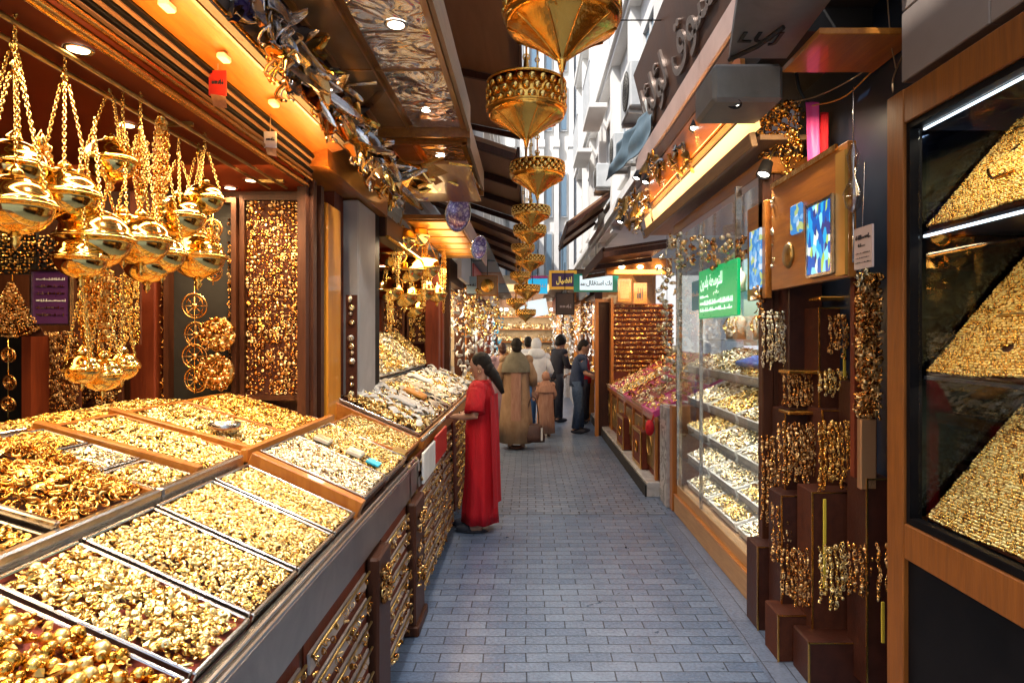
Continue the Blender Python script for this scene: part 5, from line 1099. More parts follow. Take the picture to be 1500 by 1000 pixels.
t = T('blue_sign', 'small blue sign between the green sign and the far cabinet corner', 'sign', (xg, 5.6, 2.1)); MB().box(xg-.02, xg+.0, 5.42, 5.66, 1.97, 2.22, .003).build('board', 'sign_blue', t); strokes('lettering', (xg-.0215, 5.64, 2.08), -Yv, Z, .2, .05, 'ink_white', t, 4, 2)
# ---- end of cabinet: marble pier
t = T('marble_pier', 'grey marble and orange wood pier at the far end of the glass cabinet', 'pier', (1.5, 6.6, 0))
MB().box(1.43, 2.3, 6.48, 6.60, 0, 1.05, .006).build('wood_face', 'wood_upright', t); MB().box(1.40, 2.3, 6.61, 6.95, 0, 1.02, .006).build('marble_block', 'marble_grey', t)

# ================================================================== RIGHT CANOPY + SIGN BAND
t = T('shop_sign', 'long dark sign band with raised pale Arabic script above the right canopy', 'sign', (1.3, 5, 3.7))
n_ = Vector((-1, 0, -.25)).normalized(); up = Vector((-.25, 0, 1)).normalized()
MB().obox(Vector((1.30, 4.9, 4.22))-n_*.03, (Yv, up, n_), (2.45, .50, .03), .006).build('board', 'sign_brown', t)
MB().obox(Vector((1.25, 4.9, 3.68)), (Yv, Z+X*-.1, X+Z*.1), (2.5, .085, .03), .006).build('lower_rim', 'rim_mauve', t)
so = Vector((1.30, 0, 4.22))+n_*.004
o = text('lettering', arab('روائع سوق لؤلؤا'), so+Yv*7.2-up*.27, -Yv, up, 4.2, .52, 'letter_pale', t, .012, .02)
MB().obox(so+Yv*7.15-up*.05, (Yv, up, n_), (.10, .16, .012), .01).build('emblem', 'sign_white', t)
# canopy body: sloped orange soffit from rim inward, glowing cove, lower soffit
t = T('side_canopy', 'orange lit canopy over the glass cabinet on the right', 'canopy', (1.5, 5.5, 3.0))
def strip(y0, y1, a, b_, th=.03):
    a = V3((a[0], 0, a[1])); b_ = V3((b_[0], 0, b_[1])); d = (b_-a).normalized(); n = Yv.cross(d)
    return MB().obox((a+b_)/2+Yv*(y0+y1)/2, (Yv, d, n), ((y1-y0)/2, (b_-a).length/2, th/2), .004)
strip(3.9, 7.6, (1.26, 3.58), (1.275, 3.46)).build('outer_soffit', 'sign_brown', t)
strip(3.9, 7.6, (1.28, 3.455), (1.31, 3.18)).build('upper_board', 'wood_orange', t)
strip(3.9, 7.6, (1.33, 3.175), (1.345, 3.14)).build('orange_board', 'wood_tan', t)
strip(3.9, 7.6, (1.36, 3.13), (1.385, 3.0), .02).build('glowing_cove', 'cove_pale', t)
strip(3.9, 7.6, (1.34, 2.975), (1.36, 2.89), .04).build('orange_board', 'wood_tan', t)
MB().box(1.39, 3.0, 3.9, 7.6, 2.93, 2.96).build('ceiling_panel', 'wood_tan', t)
m = MB()
for k in range(2): m.box(2.0+.38*k, 2.03+.38*k, 4.0, 7.5, 2.915, 2.929)
m.build('light_strip', 'led_strip', t)
lamp('AREA', 'cove_light', (1.18, 5.7, 3.05), 22, (1, .52, .18), .05, (.35, 0, 1), sy=3.4)
# spotlights on the canopy
def spot(px, py, Yd, label, e=40, dirn=(-.4, -.3, -1)):
    c = P(px, py, Yd); t = T('spotlight', label, 'spotlight', c, 'can spotlights under the right canopy'); d = V3(dirn).normalized()
    MB().lathe([(.001, .10), (.035, .095), (.042, .02), (.045, 0), (.036, .0), (.034, .03)], c, 16, axis=-d).build('can', 'black_matte', t)
    MB().lathe([(.001, .012), (.033, .012)], c, 16, axis=-d).build('bulb', 'lamp_white', t); MB().tube([c-d*.06, c-d*.06+Vector((.06, 0, .12))], .008, 6).build('arm', 'brass_dark', t)
    lamp('SPOT', 'spotlight_beam', c+d*.02, e, WHITE, .03, dirn, 100)
for i, (px, py, Yd, lb) in enumerate([(1017, 190, 5.0, 'brightest can spotlight under the mauve rim'), (945, 268, 6.9, 'can spotlight in the middle of the right canopy edge'), (932, 262, 7.2, 'can spotlight left of the middle one'), (1118, 257, 3.95, 'small bright spotlight beside the screen panel'), (908, 326, 8.2, 'can spotlight at the far end of the right canopy'), (1075, 152, 3.6, 'bluish spotlight under the grey sign box')]): spot(px, py, Yd, lb)
# trinkets hanging along the canopy edge
for i, (px, py, Yd) in enumerate([(1000, 215, 5.3), (980, 225, 5.7), (962, 245, 6.2), (950, 235, 6.5), (935, 290, 7.0), (918, 285, 7.4), (905, 300, 7.8), (922, 320, 7.5)]):
    plume('hanging_trinket', f'{["first", "second", "third", "fourth", "fifth", "sixth", "seventh", "eighth"][i]} bunch of shiny trinkets from the near end of the right canopy edge', P(px, py, Yd), .26, ['brass_dark', 'steel'], 60+i, 'ornament', 'bunches of trinkets along the right canopy edge', (0, 0, -1), 8)
# grey sign box above
t = T('box_sign', 'dull charcoal sign box with dark lettering jutting over the right side', 'sign', (1.1, 3.6, 3.0))
a, b_ = P(1045, 148, 3.55), P(1148, 92, 3.55)
MB().box(a.x, b_.x, 3.55, 3.95, a.z, b_.z+.0, .02).build('lower_box', 'sign_charcoal', t)
q = [P(1068, 86, 3.5), P(1152, 86, 3.5), P(1228, 0, 3.0), P(1232, -60, 3.0), P(1078, -60, 3.0), P(1072, 20, 3.3)]
MB().poly([P(1068, 86, 3.45), P(1152, 86, 3.45), P(1240, -30, 2.75), P(1085, -30, 2.75)], .06, (0, 0, 1)).build('upper_slab', 'sign_charcoal', t)
text('lettering', 'LUJ', Vector((1.05, 3.30, 3.226)), X, Vector((0, -1, .053)), .20, .13, 'cable_black', t, .015, .002)
m = MB(); m.tube([P(1068, 88, 3.44), P(1110, 68, 3.25), P(1148, 40, 3.1)], .012, 6); m.build('bracket', 'black_matte', t)
# ================================================================== LANTERNS DOWN THE MIDDLE
def lantern(c, W, label, style=0, hs=1.0, group='row of gold lanterns hanging down the middle of the alley', top=4.6):
    """c = centre of the drum's lower rim"""
    t = T('gold_lantern', label, 'lantern', c, group); c = V3(c); r = W/2
    m = MB()
    pr = [(r*.985, .02*W), (r, -.01*W), (r*.93, -.07*W)]+[(r*(.93-.83*q), -W*(.07+.26*q**1.25)) for q in [k/7 for k in range(1, 8)]]+[(r*.08, -W*.35), (r*.05, -W*.42), (.001, -W*.47)]
    m.lathe(pr, c, 16 if style == 0 else 32, smooth=style != 0); m.build('bowl', 'gold_lantern', t)
    MB().lathe([(r*.97, .025*W), (r*.80, .36*W), (r*.79, .36*W), (r*.95, .025*W)] if style == 2 else [(r*.96, .022*W), (r*.96, .36*W*hs), (r*.94, .36*W*hs), (r*.94, .022*W)], c, 28).build('drum', 'gold_lantern', t); dr_ = t.children[-1] if 0 else [q for q in bpy.data.objects if q.parent == t and q.name.startswith('drum')][0]
    m = MB(); rows = 3
    for j in range(rows):
        n = 22
        for k in range(n):
            a = 2*PI*(k+.5*(j % 2))/n; q = c+Vector((r*math.cos(a), r*math.sin(a), W*hs*(.07+.105*j))); m.lathe([(.001, W*.028), (W*.035, W*.022), (W*.052, 0), (.001, -.001)], q-Vector((math.cos(a), math.sin(a), 0))*W*.012, 10, axis=(math.cos(a), math.sin(a), 0))
    m.build('medallion_band', 'gold_polish', dr_)
    m = MB()
    for zz in (.02, .355*hs): m.torus(c+Z*W*zz, Z, r*.985, W*.018, 32, 6)
    m.lathe([(r*.98, .36*W*hs), (r*.5, .39*W*hs), (r*.1, .46*W*hs), (r*.05, .70*W*hs), (.001, .7*W*hs)], c, 24)
    for k in range(10):
        a = 2*PI*k/10; m.tube([c+Vector((r*(.93-.83*q)*1.01*math.cos(a), r*(.93-.83*q)*1.01*math.sin(a), -W*(.07+.26*q**1.25))) for q in [0, .25, .5, .75, 1]], W*.009, 5)
    m.build('trim', 'gold_lantern', t)
    m = MB(); m.tube([c+Z*W*.68*hs, Vector((c.x, c.y, top))], .008, 6)
    for k in range(int((top-c.z-W*.7)/.07)): m.torus(c+Z*(W*.7*hs+.07*k), (k % 2, (k+1) % 2, 0), .02, .006, 8, 4)
    m.build('chain', 'gold_deep', t)
    if style != 2: MB().tube([c-Z*W*.45, c-Z*W*.62], .006, 5).build('finial', 'brass_dark', t)
    return t
LN = [(823, 30, 172, 2.8, 'biggest and nearest gold lantern, cut by the top of the photo', 1, 1.0), (771, 165, 116, 4.13, 'second gold lantern, its drum covered in round medallions', 1, 1.0), (787, 258, 80, 5.9, 'third gold lantern, hanging right of the line', 1, .62), (778, 315, 56, 8.2, 'fourth gold lantern, small with a shallow bowl', 1, .55)]
for px, py, w, Yd, lb, st, hs in LN: lantern(P(px, py, Yd), w/950*Yd, lb, st, hs)
for i, (px, py, w, Yd) in enumerate([(776, 342, 48, 9.0), (766, 366, 34, 9.6), (777, 384, 42, 10.2), (762, 406, 30, 10.8), (772, 426, 38, 11.3), (756, 444, 28, 11.8), (770, 460, 30, 12.4)]):
    lantern(P(px, py, Yd), w/950*Yd, ['topmost', 'second from the top', 'third from the top', 'fourth from the top', 'fifth from the top', 'sixth from the top', 'lowest'][i]+' small lantern of the crowded string below the fourth lantern', 1, .6, 'small lanterns crowded below the fourth lantern', 4.4)
t = T('lantern_cable', 'thin cable strung high along the alley that carries the lanterns', 'cable', (0, 5, 4.6)); m = MB(); m.tube([(.12, 1, 4.62), (-.02, 6, 4.6), (-.1, 14, 4.42)], .008, 6)
for y_, in ((2.8,), (4.13,), (5.9,)): m.tube([(-1.5, y_, 4.62), (1.7, y_, 4.62)], .006, 6)
m.build('wire', 'cable_black', t)
def awning(label, x0, x1, y0, y1, z0, z1, ribs, mat='board_brown', group='brown awnings over the left side of the alley', th=.04, zy=0):
    t = T('brown_awning', label, 'awning', ((x0+x1)/2, y0, (z0+z1)/2), group); a, b_ = Vector((x0, 0, z0)), Vector((x1, 0, z1)); d = (b_-a).normalized(); n = Yv.cross(d)
    MB().obox((a+b_)/2+Yv*(y0+y1)/2, (Yv, d, n), ((y1-y0)/2, (b_-a).length/2, th/2)).build('board', mat, t)
    for k in range(ribs+1):
        yy = y0+(y1-y0)*k/ribs; MB().obox((a+b_)/2+Yv*yy-Z*(th*.5+.045), (Yv, d, n), (.025, (b_-a).length/2-.01, .035), .004).build('rib', 'wood_dark', t)
    MB().obox(b_+Yv*(y0+y1)/2+X*.017-Z*.03, (Yv, Z, X), ((y1-y0)/2, .07, .014)).build('edge_board', 'wood_dark', t)
awning('highest and nearest brown boarded awning above the mirrored canopy', -1.55, -.10, 3.2, 8.6, 4.75, 4.45, 3)
awning('second brown awning beyond the mirrored canopies', -1.5, -.12, 6.15, 9.6, 3.95, 3.50, 3)
awning('third brown awning, lower and beyond the second', -1.5, -.16, 9.8, 12.4, 3.85, 3.30, 2)
awning('farthest brown awning on the left', -1.5, -.15, 12.7, 16, 3.9, 3.3, 2)
awning('brown slanting awning on the right side above the hanging signs', 1.7, .75, 13.0, 16.5, 4.7, 4.0, 2, group='awnings far along the right side')
awning('dark awning over the velvet tray stall', 1.9, .95, 8.4, 11.6, 3.0, 2.86, 2, 'wood_dark', 'awnings far along the right side')

# ================================================================== RIGHT: VELVET TRAY STALL
t = T('velvet_stall', 'wooden market stall carrying pink and red velvet trays on a marble step', 'stall', (1.6, 9.5, 0))
MB().box(1.02+.26, 2.6, 7.05, 13.6, 0, .16, .006).build('marble_step', 'marble', t); MB().box(1.262, 1.279, 7.05, 13.6, 0, .13).build('kerb', 'black_matte', t)
MB().box(1.42, 2.3, 7.1, 13.2, .161, .82).build('carcass', 'wood_red', t); m = MB()
for k in range(8): m.box(1.385, 1.419, 7.12+.77*k, 7.2+.77*k, .162, .84, .006)
m.box(1.38, 1.419, 7.1, 13.2, .80, .86, .006); m.build('orange_framing', 'wood_upright', t); m = MB()
for k in range(7): m.box(1.40, 1.418, 7.24+.77*k, 7.84+.77*k, .24, .74, .01); m.torus((1.395, 7.54+.77*k, .5), X, .13, .012, 16, 5)
m.build('carved_panel', 'brass_dark', t)
vS = Vector((.62, 0, .30)); col = ['velvet_pink', 'velvet_red', 'velvet_pink', 'card_white', 'velvet_pink', 'velvet_cream', 'velvet_pink', 'velvet_red']; od = ['nearest', 'second', 'third', 'fourth', 'fifth', 'sixth', 'seventh', 'farthest']
for k in range(8):
    y0 = 7.12+.76*k
    for j in range(2):
        O = Vector((1.36, y0, .90))+vS*j*.98
        filled(O, Yv, vS, .74, .66, f'{od[k]} velvet tray in the {["front", "rear"][j]} row of the right stall', ['bar', 'leaf', 'link'], .026, ['gold_pale', 'gold_silver', 'gold_copper'][(k+j) % 3], f'gold on the {od[k]} {["front", "rear"][j]} velvet tray of the right stall', rim='wood_tan' if k % 2 else 'velvet_pink', bed=col[(k+j*3) % 8], group='velvet trays of the right stall', layers=.30, mound=.01)
for i, (x_, y_, s_, lb) in enumerate([(1.24, 8.0, .3, 'carved wooden chest standing in front of the velvet trays'), (1.22, 9.3, .26, 'smaller carved chest beyond the first one')]):
    t = T('wooden_chest', lb, 'chest', (x_+.1, y_, .16), 'wooden chests on the marble step'); MB().box(x_+.09, x_+.14+s_, y_-.3, y_+.3, .165, .165+.45, .012).build('box', 'wood_red', t); m = MB()
    for q in (-.3, .26): m.box(x_+.08, x_+.0895, y_+q, y_+q+.04, .166, .62)
    m.box(x_+.08, x_+.0895, y_-.25, y_+.25, .58, .62); m.box(x_+.08, x_+.0895, y_-.25, y_+.25, .17, .21); m.torus((x_+.08, y_, .4), X, .07, .01, 14, 5); m.build('brass_band', 'gold_deep', t)
t = T('red_bag', 'small red cloth bag hung at the corner of the velvet stall', 'bag', (1.36, 7.1, .8)); MB().ball((1.33, 7.15, .74), (.05, .08, .09), 12, 8).build('pouch', 'cloth_red', t); MB().tube([(1.36, 7.15, .82), (1.38, 7.15, .90)], .01, 5).build('handle', 'cloth_red', t)
# end wall with rows of gold on red slats
t = T('slat_display', 'big red wall display with rows of gold chains facing the camera', 'wall display', P(930, 530, 11)); a, b_ = P(898, 545, 11.2), P(985, 445, 11.2)
MB().box(a.x, b_.x, 11.2, 11.3, 0.6, b_.z).build('backboard', 'slat_red', t); m = MB(); n = 15; A = []
for k in range(n):
    z = a.z+(b_.z-a.z)*(k+.5)/n; m.box(a.x, b_.x, 11.12, 11.198, z-.022, z-.008)
    for q in range(46): A.append([(q+.5)/46*(b_.x-a.x), z-a.z, .03])
m.build('slat', 'wood_orange', t); frame_scatter('chains', (a.x, 11.14, a.z), X, Z, np.array(A), ['leaf', 'ring', 'bar', 'link'], .022, 'gold_copper', t, tilt=.9)['kind'] = 'stuff'
MB().box(a.x-.05, a.x-.001, 11.1, 11.3, 0, b_.z+.1).build('post', 'wood_upright', t)
t = T('dark_doorway', 'dark wooden doorway left of the red wall display', 'doorway', P(885, 560, 11.0)); a, b_ = P(873, 560, 11.4), P(895, 443, 11.4); MB().box(a.x+.04, b_.x, 11.4, 11.45, 0, b_.z).build('door', 'wood_dark', t); m = MB(); m.box(a.x-.02, a.x+.04, 11.34, 11.46, 0, b_.z+.06); m.box(a.x+.041, b_.x, 11.34, 11.46, b_.z, b_.z+.06); m.build('frame', 'wood_upright', t)
t = T('amber_fascia', 'amber lit fascia over the red wall display', 'fascia', P(930, 390, 10.6)); a, b_ = P(888, 402, 10.6), P(985, 378, 10.6); MB().box(a.x, b_.x, 10.6, 10.8, a.z, b_.z, .01).build('board', 'wood_orange', t)
m = MB()
for k in range(3): m.ball((a.x+.25+.3*k, 10.56, a.z+.12), (.05, .03, .03), 10, 6)
m.build('lamp_bulb', 'lamp_warm', t); lamp('AREA', 'fascia_light', ((a.x+b_.x)/2, 10.4, a.z-.02), 45, WARM, .8, (0, .5, -1))
for px0, px1, py0, py1, lb in ((905, 925, 408, 442, 'plain orange panel under the amber fascia'), (928, 948, 414, 445, 'orange panel with a dark figure mark under the amber fascia')):
    t = T('orange_panel', lb, 'panel', P(px0, py1, 10.9)); a, b_ = P(px0, py1, 10.9), P(px1, py0, 10.9); MB().box(a.x, b_.x, 10.9, 10.93, a.z, b_.z, .004).build('board', 'wood_orange', t)
    if px0 > 910: strokes('mark', (a.x+.06, 10.898, a.z+.06), X, Z, .1, .2, 'ink_dark', t, 2, 3, .002)
    else: MB().box(a.x+.04, b_.x-.04, 10.89, 10.899, a.z+.05, b_.z-.05).build('inset', 'wood_tan', t)
# ---- signs hanging across the alley
def hang_sign(px0, py0, px1, py1, Yd, mat, border, label, skew=0, writer=None, bw=.03):
    a, b_ = P(px0, py1, Yd), P(px1, py0, Yd); t = T('hanging_sign', label, 'sign', ((a.x+b_.x)/2, Yd, a.z)); sk = skew/950*Yd/(b_.x-a.x); xd = Vector((1, 0, -sk)).normalized(); w = (b_-a).x; h = b_.z-a.z
    c = (a+b_)/2; yn = Vector((0, 1, 0)); zd = yn.cross(xd)*-1
    MB().obox(c, (xd, yn, zd), (w/2, .03, h/2), .004).build('board', mat, t)
    if border:
        m = MB()
        for s in (-1, 1): m.obox(c+zd*s*(h/2+bw/2), (xd, yn, zd), (w/2+bw, .036, bw/2)); m.obox(c+xd*s*(w/2+bw/2), (xd, yn, zd), (bw/2, .035, h/2-.001))
        m.build('border', border, t)
    MB().tube([c+zd*h/2, c+zd*h/2+Z*.6], .008, 5).build('hanger', 'cable_black', t)
    if writer: writer(t, c-xd*w/2-zd*h/2-yn*.0335, xd, zd, w, h)
    return t
hang_sign(843, 404, 903, 425, 12.5, 'sign_white_lit', 'sign_teal', 'white lit sign with teal ends and dark Arabic writing', 0, lambda t, O, x, z, w, h: (text('lettering', arab('بك استقلال'), O+x*w*.26+z*h*.25, x, z, w*.62, h*.42, 'ink_dark', t, .02), strokes('lettering', O+x*w*.12+z*h*.3, x, z, w*.12, h*.2, 'ink_dark', t, 2, 3),
    MB().obox(O+x*w*.05+z*h*.5-Yv*.001, (x, Yv, z), (w*.05, .002, h*.5)).build('teal_end', 'sign_teal', t), MB().obox(O+x*w*.95+z*h*.5-Yv*.001, (x, Yv, z), (w*.05, .002, h*.5)).build('teal_end', 'sign_teal', t)), .035)
hang_sign(808, 400, 841, 420, 12.8, 'sign_purple', 'sign_orange_lit', 'purple sign with orange border and gold Arabic script', 0, lambda t, O, x, z, w, h: text('lettering', arab('لفضيال'), O+x*w*.2+z*h*.14, x, z, w*.7, h*.6, 'gold_letter', t, .03), .05)
hang_sign(773, 408, 802, 430, 13.4, 'sign_cyan_lit', None, 'bright blue sign with a pink number strip on top', 0, lambda t, O, x, z, w, h: (MB().obox(O+x*w*.5+z*h*1.08, (x, Yv, z), (w*.5, .03, h*.08)).build('pink_strip', 'sign_pink', t), text('lettering', '15', O+x*w*.42+z*h*.96-Yv*.005, x, z, w*.22, h*.3, 'ink_white', t, .03), strokes('lettering', O+x*w*.12+z*h*.4, x, z, w*.75, h*.25, 'ink_white', t, 5, 5)))
hang_sign(762, 440, 802, 464, 13.0, 'sign_white_lit', None, 'plain pale banner tilted below the bright blue sign', -7)
hang_sign(815, 430, 840, 460, 12.6, 'sign_brown', 'black_matte', 'dark square sign hanging below the purple one', 0, lambda t, O, x, z, w, h: strokes('lettering', O+x*w*.2+z*h*.28, x, z, w*.6, h*.2, 'rim_mauve', t, 4, 5), .015)
hang_sign(700, 405, 728, 432, 11.5, 'wood_tan', 'wood_orange', 'square wooden sign with a round emblem on the left', 0, lambda t, O, x, z, w, h: MB().lathe([(.001, .01), (h*.3, .01), (h*.36, 0)], O+x*w/2+z*h/2, 20, axis=(0, -1, 0)).build('emblem', 'gold_lantern', t), .02)
hang_sign(683, 405, 698, 430, 10.8, 'sign_grey_blue', None, 'small blue grey sign at the left beside the wooden emblem sign', 0, lambda t, O, x, z, w, h: strokes('lettering', O+x*w*.15+z*h*.4, x, z, w*.7, h*.2, 'ink_dark', t, 4, 5))

# ================================================================== FAR SHOPS
def shopfront(side, y0, y1, seed, label, xw=1.25):
    """small shop: posts, lit glass window with shelves, counter, sign board, short awning; side -1 left, +1 right"""
    r = random.Random(seed); s = side; xw = xw*s; t = T('far_shop', label, 'shop', (xw, (y0+y1)/2, 0), 'small lit shops far along the alley')
    bx = lambda m, a, b_, *q: m.box(min(xw+a*s, xw+b_*s), max(xw+a*s, xw+b_*s), *q)
    m = MB(); bx(m, 0, .15, y0, y0+.14, 0, 2.9); bx(m, 0, .15, y1-.14, y1, 0, 2.9); bx(m, .0, .15, y0+.141, y1-.141, 2.55, 2.9); m.build('frame', r.choice(['wood_red', 'wood_orange', 'wood_tan', 'wood_dark']), t)
    m = MB(); bx(m, 1.2, 1.25, y0, y1, 0, 3.0); bx(m, .16, 1.19, y1-.05, y1-.01, 0, 3.0); bx(m, .16, 1.19, y0+.01, y0+.05, 0, 3.0); m.build('inner_wall', r.choice(['shop_cream', 'wood_orange', 'shop_cream']), t)
    m = MB(); bx(m, -.12, .5, y0+.15, y1-.15, 0, .85); m.build('counter', r.choice(['wood_red', 'wood_orange', 'marble']), t)
    m = MB(); bx(m, -.14, .55, y0+.15, y1-.15, .851, .88); bx(m, .7, 1.1, y0+.2, y1-.2, 1.3, 1.32); bx(m, .7, 1.1, y0+.2, y1-.2, 1.8, 1.82); m.build('shelf', 'steel', t)
    n = int(520*(y1-y0)/2); lv = rng.integers(0, 3, n); zz = np.array([.91, 1.35, 1.85])[lv]+np.abs(rng.normal(0, .09, n)); xx = np.where(lv == 0, rng.uniform(-.1, .5, n), rng.uniform(.7, 1.05, n)); Q = np.stack([xw+xx*s, rng.uniform(y0+.2, y1-.2, n), zz], axis=1)
    Rm = euler_mats(rng.uniform(-PI, PI, (n, 3)))*.045; k = rng.integers(0, 4, n); scatter('goods', [(kd, Rm[k == i], Q[k == i]) for i, kd in enumerate(['leaf', 'ring', 'bar', 'nugget'])], r.choice(['gold_pale', 'gold_silver', 'gold_pieces']), t)['kind'] = 'stuff'
    n = 130; Q = np.stack([xw+rng.uniform(-.2, .2, n)*s, y0+.2+(y1-y0-.4)*np.floor(rng.uniform(0, 1, n)*9)/9, 2.5-rng.uniform(0, .75, n)], axis=1); Rm = euler_mats(rng.uniform(-PI, PI, (n, 3)))*.028; k = rng.integers(0, 3, n); scatter('hangings', [(kd, Rm[k == i], Q[k == i]) for i, kd in enumerate(['drop', 'hoop', 'leaf'])], 'gold_copper', t)['kind'] = 'stuff'
    n = 110; Q = np.stack([xw+rng.uniform(-.25, .6, n)*s, rng.uniform(y0+.15, y1-.15, n), rng.uniform(.95, 2.45, n)], axis=1); Rm = euler_mats(rng.uniform(-PI, PI, (n, 3)))*.06; k = rng.integers(0, 2, n); scatter('coloured_goods', [(kd, Rm[k == i], Q[k == i]) for i, kd in enumerate(['bar', 'leaf'])], r.choice(['sign_blue', 'card_white', 'card_white', 'sign_white', 'velvet_cream']), t)['kind'] = 'stuff'
    m = MB(); bx(m, -.16, -.1, y0+.1, y1-.1, 2.6, 3.05); m.build('sign_board', r.choice(['sign_brown', 'wood_orange', 'sign_white', 'sign_grey_blue', 'sign_red']), t)
    m = MB(); bx(m, -.55, -.001, y0+.05, y1-.05, 3.08, 3.12); m.build('awning', r.choice(['board_brown', 'wood_dark', 'tarpaulin_teal']), t)
    m = MB()
    for q in range(2): m.ball((xw+.3*s, y0+(y1-y0)*(q+.5)/2, 2.5), (.07, .07, .03), 10, 6)
    m.build('lamp_bulb', 'lamp_white', t); lamp('AREA', 'shop_light', (xw+.45*s, (y0+y1)/2, 2.45), 75, WARMW if y0 < 12 else (1, .92, .82), .5, (-.2*s, 0, -1), sy=(y1-y0)*.7)
nmz = ['first', 'second', 'third', 'fourth', 'fifth']
for i, (a, b_) in enumerate([(9.4, 11.4), (11.5, 13.6), (13.7, 16.5), (16.6, 20), (20.1, 24)]): shopfront(-1, a, b_, 40+i, f'{nmz[i]} small lit shop on the left beyond the woman in red', 1.15)
for i, (a, b_) in enumerate([(13.3, 15.6), (15.7, 18.2), (18.3, 21.4), (21.5, 25)]): shopfront(1, a, b_, 50+i, f'{nmz[i]} small lit shop on the right beyond the velvet stall', 1.35-.1*i)
# closing stall across the end
t = T('end_shop', 'lit shop closing the far end of the alley behind the people', 'shop', (0, 25.5, 0)); MB().box(-2.2, 2.2, 26.2, 26.3, 0, 4.2).build('wall', 'shop_cream', t); m = MB()
for z_ in (1.0, 1.5, 2.0, 2.5): m.box(-2, 2, 25.9, 26.19, z_, z_+.03)
m.build('shelf', 'wood_orange', t); MB().box(-2.1, 2.1, 25.7, 25.9, 2.9, 3.5).build('sign_board', 'sign_brown', t)
n = 900; Q = np.stack([rng.uniform(-2, 2, n), rng.uniform(25.9, 26.1, n), np.array([1.06, 1.56, 2.06, 2.56])[rng.integers(0, 4, n)]+np.abs(rng.normal(0, .1, n))], axis=1); Rm = euler_mats(rng.uniform(-PI, PI, (n, 3)))*.07; k = rng.integers(0, 3, n)
scatter('goods', [(kd, Rm[k == i], Q[k == i]) for i, kd in enumerate(['leaf', 'bar', 'nugget'])], 'gold_silver', t)['kind'] = 'stuff'
lamp('AREA', 'shop_light', (0, 25.0, 2.9), 160, WARMW, 3, (0, .8, -1)); m = MB()
for q in range(5): m.ball((-1.8+.9*q, 25.66, 2.8), (.08, .08, .05), 10, 6)
m.build('lamp_bulb', 'lamp_white', t)
r = random.Random(4); 
for i, (px, py, Yd, lb) in enumerate([(690, 470, 9.6, 'gold charm string on the left beyond the door posts'), (700, 455, 10.2, 'second gold charm string beyond the door posts'), (712, 470, 11, 'third gold charm string beyond the door posts'), (726, 460, 12, 'farthest gold charm string on the left')]): strand(px, py-30, py+25, Yd, lb, 'gold_pale', .04, 'gold charm strings far on the left', spread=.05)

